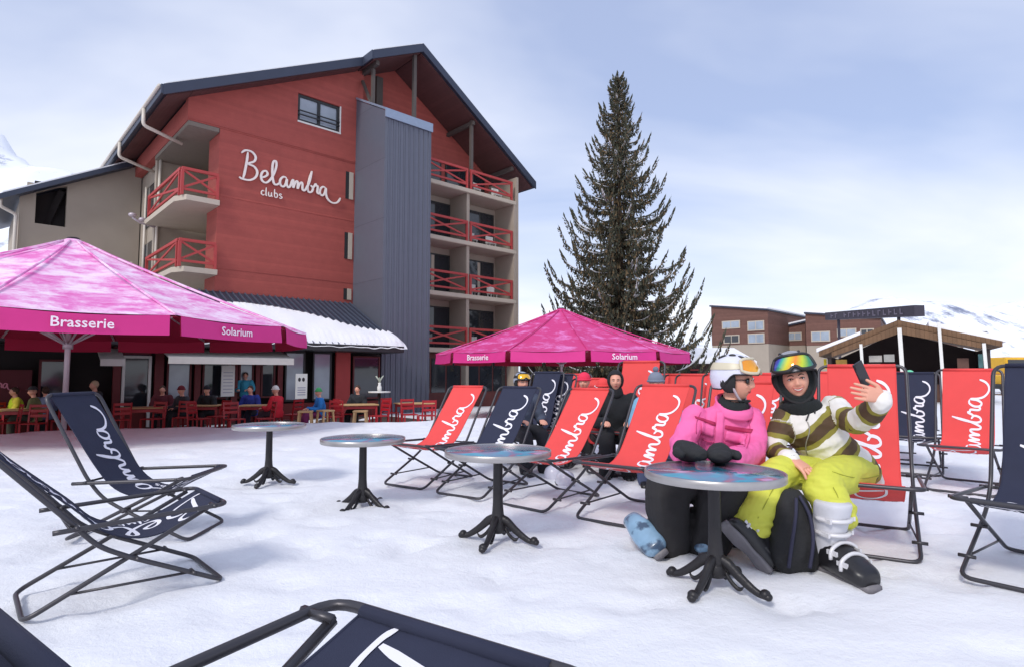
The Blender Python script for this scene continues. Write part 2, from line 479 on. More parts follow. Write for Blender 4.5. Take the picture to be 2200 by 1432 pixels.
# roof slabs
rf = MB()
def roofslab(mb, ua, ub, v0, v1, th=.28, mi=0):
    mb.prism([(ua, roofz(ua)), (ub, roofz(ub)), (ub, roofz(ub) - th), (ua, roofz(ua) - th)], v0, v1, fpt, mi)
roofslab(rf, UL, 6.6, -.75, 17.5)
roofslab(rf, 6.6, UA, -1.55, 17.5)
rf.prism([(UA, ZA), (UR_, roofz(UR_)), (UR_, roofz(UR_) - .28), (UA, ZA - .28)], -1.55, 17.5, fpt)
rf.build('roof', M_SLATE, hotel, recalc=True)
sf = MB()
def under(mb, ua, ub, v0, v1, off=.285, th=.06):
    mb.prism([(ua, roofz(ua) - off), (ub, roofz(ub) - off), (ub, roofz(ub) - off - th), (ua, roofz(ua) - off - th)], v0, v1, fpt)
under(sf, UL + .15, -.35, -.6, 17.3)
under(sf, -.33, 6.55, -.6, -.03)
under(sf, 6.7, UA - .02, -1.4, .88)
sf.prism([(UA + .02, ZA - .30), (UR_ - .12, roofz(UR_ - .12) - .285), (UR_ - .12, roofz(UR_ - .12) - .35), (UA + .02, ZA - .37)], -1.4, .88, fpt)
sf.prism([(15.62, roofz(15.62) - .285), (UR_ - .12, roofz(UR_ - .12) - .285), (UR_ - .12, roofz(UR_ - .12) - .35), (15.62, roofz(15.62) - .35)], .9, 17.3, fpt)
sf.build('soffit', M_SOFFIT, hotel)
# verge boards and thin snow line
vg = MB()
def verge(ua, ub, v, w=.34, t=.07):
    vg.prism([(ua, roofz(ua) + .06), (ub, roofz(ub) + .06), (ub, roofz(ub) - w), (ua, roofz(ua) - w)], v - t, v, fpt)
verge(UL, 6.6, -.755); verge(6.6, UA, -1.555)
vg.prism([(UA, ZA + .06), (UR_, roofz(UR_) + .06), (UR_, roofz(UR_) - .34), (UA, ZA - .34)], -1.63, -1.555, fpt)
vg.b2((UL - .07, -.82, roofz(UL) - .3), (UL - .003, 17.5, roofz(UL) + .04))
vg.b2((6.52, -1.62, roofz(6.6) - .36), (6.595, -.76, roofz(6.6) + .04))
vg.build('fascia', M_SLATE, hotel)
rs = MB()
def snowl(ua, ub, v0, v1, t=.07):
    rs.prism([(ua, roofz(ua) + .063), (ub, roofz(ub) + .063), (ub, roofz(ub) + .063 + t), (ua, roofz(ua) + .063 + t)], v0, v1, fpt)
snowl(UL + .1, 6.4, -.7, 17.3); snowl(6.7, UA - .05, -1.5, 17.3)
rs.prism([(UA, ZA + .063), (UR_ - .1, roofz(UR_ - .1) + .063), (UR_ - .1, roofz(UR_ - .1) + .13), (UA, ZA + .14)], -1.5, 17.3, fpt)
rs.build('snow_cover', M_SNOWR, hotel)
# roof posts / struts at the gable
for (pa, pb, w_, h_) in (((9.0, -1.25, 12.2), (9.0, -1.25, ZA - .45), .16, .16), ((7.0, -.9, 13.2), (7.0, -.9, 15.1), .14, .14), ((7.0, -.9, 13.3), (6.9, -.1, 14.8), .1, .12),
                         ((7.0, -1.3, 15.25), (7.0, .88, 15.25), .16, .2), ((8.3, .8, 12.6), (8.3, .8, 15.8), .35, .16), ((12.6, -1.15, 10.6), (12.6, -1.15, roofz(12.6) - .4), .15, .15),
                         ((12.6, -1.35, roofz(12.6) - .55), (12.6, .88, roofz(12.6) - .55), .15, .2), ((15.35, -1.35, roofz(15.35) - .5), (15.35, .88, roofz(15.35) - .5), .15, .2)):
    ps = MB(); ps.beam(pa, pb, w_, h_); ps.build('timber_post', M_TIMB, hotel)
# attic window
aw = MB(); aw.b2((3.92, .12, 12.07), (5.84, .16, 13.25)); pane = aw
wf = MB()
for a, b, c, d in ((3.92, 5.84, 12.07, 12.17), (3.92, 5.84, 13.15, 13.25), (3.92, 4.02, 12.17, 13.15), (5.74, 5.84, 12.17, 13.15), (4.83, 4.95, 12.17, 13.15)):
    wf.b2((a, .05, c), (b, .119, d))
for z in (12.32, 12.5): wf.b2((3.92, -.04, z), (5.84, .0, z + .05))
wo = wf.build('window', M_FRAME, hotel)
pane.build('pane', M_GLASSL, wo)
tr = MB()
tr.b2((5.845, -.03, 12.05), (5.9, .03, 13.27)); tr.b2((3.9, -.05, 11.98), (5.9, -.022, 12.05))
tr.build('window_trim', M_WHITE, hotel)
# narrow windows tucked beside the tower
for z0, z1 in ((9.1, 10.35), (6.35, 7.55), (4.5, 5.0)):
    s = MB(); s.b2((6.2, -.03, z0), (6.36, -.001, z1)); s.b2((6.36, -.05, z0), (6.56, -.001, z1), 1)
    s.build('narrow_window', [M_FRAME, M_BEIGE2], hotel)
# tower
tw = MB()
TU0, TU1, TV = 6.66, 9.08, -2.57
def sidept(v, z, d): return V((d, v, z))
tw.prism([(TV, GZ), (-.001, GZ), (-.001, 13.85), (TV, 12.5)], TU0, TU0 + .06, sidept, 0)
tw.prism([(TV, GZ), (-.001, GZ), (-.001, 13.85), (TV, 12.5)], TU1 - .06, TU1, sidept, 0)
tw.b2((TU0 + .061, TV, GZ), (TU1 - .061, TV + .06, 12.5), 1)
for i in range(9):
    u = TU0 + .16 + i * .262
    tw.b2((u, TV - .035, GZ), (u + .03, TV - .001, 12.2), 1)
tower = tw.build('stair_tower', [M_TOWERS, M_TOWER], hotel)
tc_ = MB()
tc_.prism([(TV - .08, 12.5), (.0, 13.87), (0, 13.97), (TV - .08, 12.6)], TU0 - .04, TU1 + .04, sidept)
tc_.b2((TU0 - .03, TV - .09, 12.2), (TU1 + .03, TV - .04, 12.52))
tc_.build('capping', mat('light_zinc', srgb(140, 154, 174), .4, .3), tower)
# right-hand balconies --------------------------------------------------
BV0, BV1 = -1.4, .88
bays = [(9.3, 12.25), (12.35, 15.35)]
for z in LV:
    sb = MB()
    sb.b2((9.12, BV0, z - .22), (15.55, BV1, z))
    sb.b2((9.12, BV0 - .03, z - .2), (15.55, BV0 - .001, z - .02))
    sb.build('balcony_slab', M_BEIGE2, hotel)
dv = MB()
for i, z in enumerate([GZ] + LV[:3]):
    top = LV[i] - .221
    dv.b2((12.2, BV0 + .1, z + (.001 if i else 0)), (12.38, .11, top))
    dv.b2((15.38, BV0 - .02, z + .001), (15.56, BV1, top))
    dv.b2((9.12, BV0 + .3, z + .001), (9.3, .11, top))
dv.b2((15.57, BV0 - .02, GZ), (15.72, 17, 11.9))
dv.build('dividing_wall', M_BEIGE, hotel)
def railing(mb, a, b, z0, h=.98, fn=None):
    """timber railing from a to b (2-d), X braced panel"""
    a = V((*a, 0)); b = V((*b, 0))
    def P(t, z): q = a.lerp(b, t); return V((q.x, q.y, z))
    mb.beam(P(0, z0 + h), P(1, z0 + h), .09, .11)
    mb.beam(P(0, z0 + .22), P(1, z0 + .22), .07, .09)
    for t in (0.02, .98): mb.beam(P(t, z0), P(t, z0 + h - .056), .1, .1, up=(0, 1, 0))
    mb.beam(P(.035, z0 + .27), P(.965, z0 + h - .06), .05, .08)
    mb.beam(P(.035, z0 + h - .06), P(.965, z0 + .27), .045, .08)
for z in LV:
    for a, b in bays:
        r_ = MB(); railing(r_, (a + .02, BV0 + .06), (b - .02, BV0 + .06), z + .002); r_.build('railing', M_REDT, hotel)
random.seed(3)
for i, z in enumerate([GZ] + LV[:3] + [10.55]):
    for a, b in bays:
        d = MB()
        top = min(z + 2.15, (LV[i] - .25 if i < 4 else z + 1.95))
        vd = .06 if i < 4 else .85
        d.b2((a + .1, vd, z + .02), (a + 2.88, vd + .05, top), 0)
        for q_ in range(3): d.b2((a + .2 + q_ * .88, vd - .02, z + .1), (a + 1.0 + q_ * .88, vd - .001, top - .08), 1)
        if i in (1, 2, 3): d.b2((a + .22 + (i % 3) * .74, vd + -.015, z + .12), (a + .40 + (i % 3) * .74, vd - .0215, top - .1), 2)
        d.build('balcony_door', [M_FRAME, M_GLASS, M_BEIGE2], hotel)
# plants and laundry-like clutter left on balconies are small pale pots
for (u, z) in ((13.1, LV[3]), (14.6, LV[3]), (12.9, LV[2]), (14.2, LV[2]), (9.9, LV[1]), (13.0, LV[1]), (14.3, LV[1]), (13.1, LV[0])):
    c = MB(); c.box((u, -.9, z + .25), (.5, .3, .06)); c.box((u, -.74, z + .45), (.5, .04, .4))
    for s in (-.2, .2):
        c.beam((u + s, -1.02, z), (u + s, -1.02, z + .25), .04, .04, up=(0, 1, 0)); c.beam((u + s, -.76, z), (u + s, -.76, z + .62), .04, .04, up=(0, 1, 0))
    o = c.build('patio_chair', M_WHITE); o.matrix_world = Matrix.Translation(C0) @ Matrix.Rotation(ANG, 4, 'Z')
    o['group'] = 'white patio chairs on the hotel balconies'; o['category'] = 'chair'
    lev = {LV[3]: 'top', LV[2]: 'second highest', LV[1]: 'third highest', LV[0]: 'lowest visible'}[z]
    o['label'] = 'small white patio chair on the %s red railed balcony row, %s' % (lev, 'near its outer end' if u > 13.8 else ('beside the grey tower' if u < 10.5 else 'by the middle post'))
# shop windows at the foot of the balcony bays
for (a, b) in bays:
    d = MB(); d.b2((a + .02, BV0 + .5, GZ), (b - .02, BV0 + .56, 2.2), 0)
    for q_ in range(3): d.b2((a + .15 + q_ * .93, BV0 + .47, .3), (a + .98 + q_ * .93, BV0 + .499, 1.95), 1)
    d.build('shop_window', [mat('shop_front', srgb(92, 44, 42), .7, var=.3), M_GLASS], hotel)
# left-hand corner loggias ----------------------------------------------
rt = MB()
rt.b2((.82, .351, GZ), (1.1, 1.3, 10.78), 0)     # red return of the sign wall
rt.build('return_wall', M_RED, hotel)
lw = MB()
lw.b2((-.1, 5.2, GZ), (2.0, 5.49, 10.78)); lw.b2((-.22, 5.15, GZ), (-.101, 5.45, 10.78))
lw.build('loggia_wall', M_BEIGE, hotel)
lg = MB(); lg.b2((-.3, .0, 10.62), (.8, 5.15, 10.79)); lg.b2((.8, 1.31, 10.62), (1.99, 5.15, 10.79))
lg.build('loggia_ceiling', mat('shade_toned_ceiling', srgb(122, 112, 102), .9), hotel)  # beige ceiling coloured darker, shade of the recess put into the tone
for z in (LV[1], LV[2]):
    s = MB(); s.prism([(-.62, .3), (-.35, -.3), (.815, -.3), (.815, 1.3), (1.99, 1.31), (1.99, 5.1), (-.62, 5.1)], z - .2, z, lambda a, b, d: V((a, b, d)))
    s.build('balcony_slab', M_BEIGE2, hotel)
    r_ = MB(); railing(r_, (-.5, -.16), (.78, -.16), z + .002, 1.0); railing(r_, (-.5, -.04), (-.5, 5.0), z + .002, 1.0)
    r_.build('railing', M_REDT, hotel)
    d = MB(); d.b2((1.92, 1.8, z + .05), (1.99, 3.6, z + 2.1)); d.b2((1.9, 1.9, z + .15), (1.919, 3.5, z + 2.0), 1); d.build('balcony_door', [M_FRAME, M_GLASS], hotel)
# side facade further back: small balcony and dark openings
sd = MB()
for z in (LV[1], LV[2]):
    sd.b2((-.06, 6.1, z + .2), (-.001, 8.2, z + 2.1), 0)
sd.build('side_window', M_GLASS, hotel)
for z in (LV[1],):
    s = MB(); s.b2((-.9, 5.8, z - .15), (-.07, 8.7, z), 0); s.b2((-.93, 5.8, z + .01), (-.88, 8.7, z + .7), 1); s.beam((-.9, 5.8, z + .9), (-.9, 8.7, z + .9), .06, .06)
    s.build('side_balcony', [M_PIPE, M_REDT], hotel)
# gutters and downpipes under the eave
pp = MB()
for v in (1.6, 6.2):
    pp.tube(fillet([(UL - .12, v, roofz(UL) - .1), (UL - .12, v, roofz(UL) - .75), (-.05, v + .2, roofz(UL) - 1.05)], .15), .07)
pp.tube(fillet([(-.1, 5.0, 10.7), (-.14, 5.05, 8), (-.14, 5.05, GZ)], .1), .06)
pp.tube([(-.1, 7.6, 10.0), (-.12, 7.6, 3)], .06)
pp.tube([(-1.45, -.7, roofz(UL) + .0), (-1.45, 17, roofz(UL) + .0)], .07)
pp.build('drainpipe', M_PIPE, hotel)
# street-lamp-like spot cluster on the side facade
la = MB(); la.tube([(-.15, 5.1, 7.6), (-.8, 5.0, 7.7), (-1.1, 4.9, 7.85)], .05); la.ball((-1.1, 4.9, 7.95), (.16, .16, .1)); la.ball((-.65, 5.3, 7.9), (.15, .15, .1))
la.build('spotlight', M_POLE, hotel)

# cursive lettering as stroke outlines ------------------------------------
SCRIPT = [
 [(.36, 2.5), (.3, 1.7), (.16, .7), (.02, -.02)],
 [(-.2, 2.3), (.15, 2.62), (.7, 2.62), (1.06, 2.25), (.95, 1.78), (.42, 1.42), (.95, 1.28), (1.25, .85), (1.1, .3), (.6, -.08), (-.05, -.12), (-.35, .0)],
 [(1.58, .42), (1.95, .55), (2.2, .85), (2.05, 1.12), (1.75, .98), (1.6, .55), (1.72, .12), (2.05, .0), (2.4, .3), (2.75, .95), (2.98, 1.75), (2.95, 2.25), (2.72, 2.2), (2.62, 1.6), (2.66, .7), (2.82, .08), (3.1, .05), (3.35, .3)],
 [(4.02, .9), (3.7, .95), (3.42, .6), (3.42, .15), (3.68, -.02), (3.92, .25), (4.04, .8), (4.03, .3), (4.18, .02), (4.38, .2), (4.55, .72), (4.66, .82), (4.67, .1), (4.8, .5), (4.98, .8), (5.1, .7), (5.1, .1), (5.26, .55), (5.45, .78), (5.56, .66), (5.58, .15), (5.74, .02), (5.95, .3), (6.25, 1.0), (6.5, 2.15)],
 [(6.5, 2.15), (6.26, 1.2), (6.12, .35), (6.26, .0), (6.55, .12), (6.66, .5), (6.45, .68), (6.7, .58), (6.92, .95), (7.0, .8), (7.15, .75), (7.12, .2), (7.25, .05), (7.4, .2)],
 [(7.98, .82), (7.68, .85), (7.42, .5), (7.42, .1), (7.66, -.05), (7.9, .25), (8.02, .75), (8.04, .2), (8.2, -.25), (8.6, -.55), (9.05, -.55), (9.4, -.3), (9.6, .1)],
]
SMALL = [  # c l u b s
 [(.6, .8), (.3, .95), (.05, .6), (.1, .15), (.4, 0), (.65, .2)], [(1.0, 1.7), (.98, .2), (1.2, 0)],
 [(1.5, .9), (1.5, .3), (1.7, 0), (2.0, .2), (2.1, .9)], [(2.1, .9), (2.12, .2), (2.3, 0)],
 [(2.7, 1.7), (2.7, .1)], [(2.7, .7), (3.0, .95), (3.3, .6), (3.2, .1), (2.9, 0), (2.7, .2)],
 [(4.2, .85), (3.9, .95), (3.7, .7), (4.0, .5), (4.25, .25), (4.0, 0), (3.65, .1)]]
def ribbon(stroke, w, sub=5, taper=True):
    pts = [V((*p, 0)) for p in stroke]
    pts = spline(pts, sub); n = len(pts); out = []
    for i, p in enumerate(pts):
        t = pts[min(i + 1, n - 1)] - pts[max(i - 1, 0)]
        t.normalize(); nn = V((-t.y, t.x, 0))
        # broad-nib pen: thicker on down strokes
        k = w * (.78 + .32 * abs(t.y))
        if taper: k *= min(1, .55 + .45 * min(i, n - 1 - i) / 3)
        out.append((p + nn * k / 2, p - nn * k / 2))
    return out
def lettering(mb, strokes, w, fn, thick=0.0, mi=0, lift=.0002, sub=5):
    """fn(a, b, h) maps letter coordinates and a small height to a point"""
    h0 = 0.0
    for st in strokes:
        rb = ribbon(st, w, sub); n = len(rb)
        vs = []
        for i, (l, r_) in enumerate(rb):
            h = h0 + lift * i
            vs += [fn(l.x, l.y, h + thick), fn(r_.x, r_.y, h + thick)]
            if thick: vs += [fn(l.x, l.y, h), fn(r_.x, r_.y, h)]
        k = 4 if thick else 2
        fs = []
        for i in range(n - 1):
            a = i * k; b = (i + 1) * k
            fs.append((a, a + 1, b + 1, b))
            if thick:
                fs += [(a + 3, a + 2, b + 2, b + 3), (a + 2, a, b, b + 2), (a + 1, a + 3, b + 3, b + 1)]
        if thick: fs += [(0, 2, 3, 1), ((n - 1) * k, (n - 1) * k + 1, (n - 1) * k + 3, (n - 1) * k + 2)]
        mb.add(vs, fs, mi)
        h0 += lift * n * .6
        if h0 > .02 or thick: h0 = 0.002 * strokes.index(st)
sg = MB()
U = .437
lettering(sg, SCRIPT, .185, lambda a, b, h: V((1.72 + a * U, -.03 - h, 9.0 + b * U - .0 * a)), thick=.05, lift=.0003)
lettering(sg, SMALL, .20, lambda a, b, h: V((2.45 + a * .2, -.03 - h, 8.47 + b * .2)), thick=.04, lift=.0003)
so = sg.build('wall_sign', M_SIGNW)
so.matrix_world = Matrix.Translation(C0) @ Matrix.Rotation(ANG, 4, 'Z')
tag(so, 'white cursive name lettering fixed on the red gable wall', 'sign')

# ------------------------------------------------------------------ ground floor restaurant (front at v=-3) and snowy canopy
rest = empty('restaurant_front', C0, ANG)
tag(rest, 'glazed restaurant front with red posts under the snowy lean-to roof', 'building')
RB = MB()
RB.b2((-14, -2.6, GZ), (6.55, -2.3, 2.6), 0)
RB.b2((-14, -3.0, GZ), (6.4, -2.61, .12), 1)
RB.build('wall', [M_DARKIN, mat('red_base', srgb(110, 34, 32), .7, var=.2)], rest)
canopy = MB()
cv = [(-4.3, 2.25), (-.01, 4.35), (-.01, 4.15), (-4.3, 2.1)]
canopy.prism(cv, -14, 6.57, sidept)
for i in range(85):
    u = -13.8 + i * .24
    canopy.b2((u, -4.2, 2.32), (u + .03, -4.19, 2.33))
canopy.build('roof', M_SLATE, rest)
rib = MB()
for i in range(86):
    u = -13.9 + i * .24
    if u < 6.5: rib.beam((u, -4.28, 2.28), (u, -.02, 4.37), .03, .07)
rib.build('roof_seams', mat('seam_zinc', srgb(92, 100, 118), .4, .3), rest)
# snow lying on the lower part of the canopy, ragged upper edge following the seams
sn = MB(); vs = []; fs = []
NU = 260; NV = 12
for i in range(NU + 1):
    u = -14 + (20.75) * i / NU
    up = .60 + .12 * noise.noise(V((u * .35, 0, 0))) + .10 * ((u / .24) % 1.0) * (1 if u > -3 else .3) - .42 * sm((u - 3.2) / 3.2)
    for j in range(NV + 1):
        t = j / NV * up
        v = -4.38 + (4.36) * t; z = 2.22 + 2.12 * t * (4.36 / 4.29)
        e = min(j, 2.5) / 2.5 * min(1, (NV - j) / 2)
        th = (.20 + .05 * noise.noise(V((u * 1.3, v * 1.3, 4)))) * e
        th *= min(1, (6.75 - u) / .3 + .15)
        droop = -.10 * (1 - t / max(up, .01)) ** 6 * (1 + .8 * noise.noise(V((u * 2.2, 7, 4))))
        vs.append((u, v, z + th + .05 + droop))
for i in range(NU):
    for j in range(NV):
        a = i * (NV + 1) + j
        fs.append((a, a + NV + 1, a + NV + 2, a + 1))
sn.add(vs, fs, 0, True)
sn.build('snow_cover', M_SNOWR, rest, recalc=False)
fx = MB(); fx.b2((-14, -4.36, 2.03), (6.6, -4.301, 2.27)); fx.b2((-14, -4.3, 2.02), (6.6, -2.6, 2.08)); fx.build('eave_board', M_FRAME, rest)
# red posts and pillar
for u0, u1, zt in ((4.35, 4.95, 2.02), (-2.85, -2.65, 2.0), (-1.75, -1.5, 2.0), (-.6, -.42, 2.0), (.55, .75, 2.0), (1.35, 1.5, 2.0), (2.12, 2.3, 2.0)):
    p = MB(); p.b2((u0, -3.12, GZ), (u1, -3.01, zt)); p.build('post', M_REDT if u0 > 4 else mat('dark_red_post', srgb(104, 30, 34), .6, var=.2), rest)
# windows : (u0,u1,z0,z1,pale)
for k, (u0, u1, z0, z1, pl) in enumerate([(-1.4, -.68, .35, 1.6, 1), (-.35, .48, .35, 1.6, 0), (.8, 1.3, .35, 1.6, 1), (1.55, 2.05, .35, 1.6, 0), (2.4, 3.15, .2, 2.0, 1), (3.45, 4.2, .2, 2.0, 1), (-2.6, -1.85, .1, 1.85, 0), (-4.6, -3.9, .2, 1.6, 0), (5.1, 6.3, .2, 1.9, 0)]):
    fr = MB()
    t = .06
    fr.b2((u0, -3.06, z0), (u0 + t, -3.0, z1)); fr.b2((u1 - t, -3.06, z0), (u1, -3.0, z1)); fr.b2((u0 + t, -3.06, z1 - t), (u1 - t, -3.0, z1)); fr.b2((u0 + t, -3.06, z0), (u1 - t, -3.0, z0 + t))
    f_ = fr.build('window', mat('dark_red_frame', srgb(92, 30, 32), .6) if k < 4 or k > 5 else M_FRAME, rest)
    pn = MB(); pn.b2((u0 + t + .002, -3.03, z0 + t + .002), (u1 - t - .002, -3.01, z1 - t - .002)); pn.build('pane', M_GLASSL if pl else M_GLASS, f_)
dr = MB()
dr.b2((-2.62, -3.1, -.45), (-2.54, -3.02, 1.75)); dr.b2((-1.92, -3.1, -.45), (-1.84, -3.02, 1.75)); dr.b2((-2.54, -3.1, 1.67), (-1.92, -3.02, 1.75))
dr.build('door_frame', M_WHITE, rest)
# awning strip
aw = MB(); aw.prism([(-4.25, 1.72), (-3.1, 2.0), (-3.1, 1.96), (-4.25, 1.68)], -1.65, 2.2, sidept); aw.b2((-1.65, -4.28, 1.5), (2.2, -4.25, 1.72))
o = aw.build('awning', mat('cream_canvas', srgb(214, 208, 200), .8, var=.08)); o.matrix_world = Matrix.Translation(C0) @ Matrix.Rotation(ANG, 4, 'Z')
tag(o, 'cream awning strip stretched above the restaurant windows', 'awning')
aw = MB(); aw.prism([(-3.9, 1.62), (-3.2, 1.95), (-3.2, 1.9), (-3.9, 1.57)], -3.3, -2.7, sidept); aw.b2((-3.3, -3.93, 1.42), (-2.7, -3.9, 1.62))
o = aw.build('awning', MATS['cream_canvas']); o.matrix_world = Matrix.Translation(C0) @ Matrix.Rotation(ANG, 4, 'Z')
tag(o, 'short white tilted awning over the dark restaurant doorway', 'awning')
# posters on stands
def onhotel(o): o.matrix_world = Matrix.Translation(C0) @ Matrix.Rotation(ANG, 4, 'Z'); return o
for u0, u1, z0, z1, v, lb in ((.1, .52, .45, 1.48, -3.5, 'tall plain white poster panel in front of the restaurant windows'), (2.15, 2.55, .35, 1.2, -4.6, 'white menu poster with dark emblem on a stand by the terrace')):
    t = MB(); t.b2((u0, v, z0), (u1, v + .03, z1), 0); t.beam(((u0 + u1) / 2, v + .06, -.48), ((u0 + u1) / 2, v + .06, z1), .04, .04, 1, up=(0, 1, 0))
    if u0 > 1:
        for du in (.12, .26): t.ball((u0 + du, v - .002, z1 - .2), (.05, .004, .07), mi=1)
        for k in range(4): t.b2((u0 + .06, v - .004, z0 + .12 + k * .08), (u1 - .06, v - .001, z0 + .15 + k * .08), 2)
    else:
        for k in range(7): t.b2((u0 + .06, v - .004, z0 + .12 + k * .11), (u1 - .06, v - .001, z0 + .14 + k * .11), 2)
    o = onhotel(t.build('poster_stand', [M_WHITE, M_FRAME, mat('grey_ink', srgb(150, 150, 168), .8)])); tag(o, lb, 'poster')
# pink cursive sign on the dark wall far left
s = MB(); s.b2((-6.9, -3.12, .15), (-4.75, -3.05, 1.3), 0)
lettering(s, SCRIPT, .22, lambda a, b, h: V((-6.35 + a * .135, -3.13 - h, .82 + b * .135)), thick=.015, mi=1)
o = onhotel(s.build('wall_panel', [mat('maroon_panel', srgb(88, 28, 36), .7, var=.2), mat('pink_ink', srgb(206, 130, 150), .7)])); tag(o, 'maroon panel with pink cursive lettering at the dark end of the restaurant', 'sign')
# terrace deck
dk = MB(); dk.b2((-14, -9.5, -.62), (6.2, -3.13, -.46)); o = onhotel(dk.build('terrace_deck', boards('deck_boards', srgb(74, 60, 54), 'Y', .14, .5))); tag(o, kind='structure')

# ------------------------------------------------------------------ beige wing
wing = empty('annex_building', C0, ANG)
tag(wing, 'beige rendered annex with a dark recessed window joined behind the red hotel', 'building')
def wz(u): return 11.1 + (u + 1.12) * .55
w_ = MB()
for a, b, c, d in ((-4.6, -4.05, GZ, None), (-2.95, -.05, GZ, None), (-4.05, -2.95, GZ, 7.85)):
    if d: w_.b2((a, 9.0, c), (b, 9.3, d))
    else: w_.prism([(a, c), (b, c), (b, wz(b) - .25), (a, wz(a) - .25)], 9.0, 9.3, fpt)
w_.prism([(-4.05, 9.45), (-2.95, 9.75), (-2.95, wz(-2.95) - .25), (-4.05, wz(-4.05) - .25)], 9.0, 9.3, fpt)
w_.b2((-4.6, 9.31, GZ), (-4.3, 16, 8.75)); w_.b2((-4.29, 10.4, GZ), (-.05, 10.6, 10))
w_.build('wall', M_BEIGE, wing)
t = MB(); t.b2((-4.06, 9.95, 7.8), (-2.9, 10.0, 10.0), 0); t.beam((-3.1, 9.5, 9.6), (-3.6, 9.9, 7.9), .06, .3); t.build('window', M_DARKIN, wing)
t = MB(); t.prism([(-5.3, wz(-5.3)), (-.5, wz(-.5)), (-.5, wz(-.5) - .24), (-5.3, wz(-5.3) - .24)], 8.45, 16.5, fpt); t.build('roof', M_SLATE, wing)
t = MB(); t.prism([(-5.2, wz(-5.2) + .002), (-.6, wz(-.6) + .002), (-.6, wz(-.6) + .08), (-5.2, wz(-5.2) + .08)], 8.55, 16.4, fpt); t.build('snow_cover', M_SNOWR, wing)
t = MB(); t.tube(fillet([(-5.25, 8.6, wz(-5.3) - .15), (-5.25, 8.6, wz(-5.3) - .5), (-4.7, 8.9, wz(-5.3) - .7), (-4.7, 8.9, 1)], .12), .07); t.build('drainpipe', M_PIPE, wing)
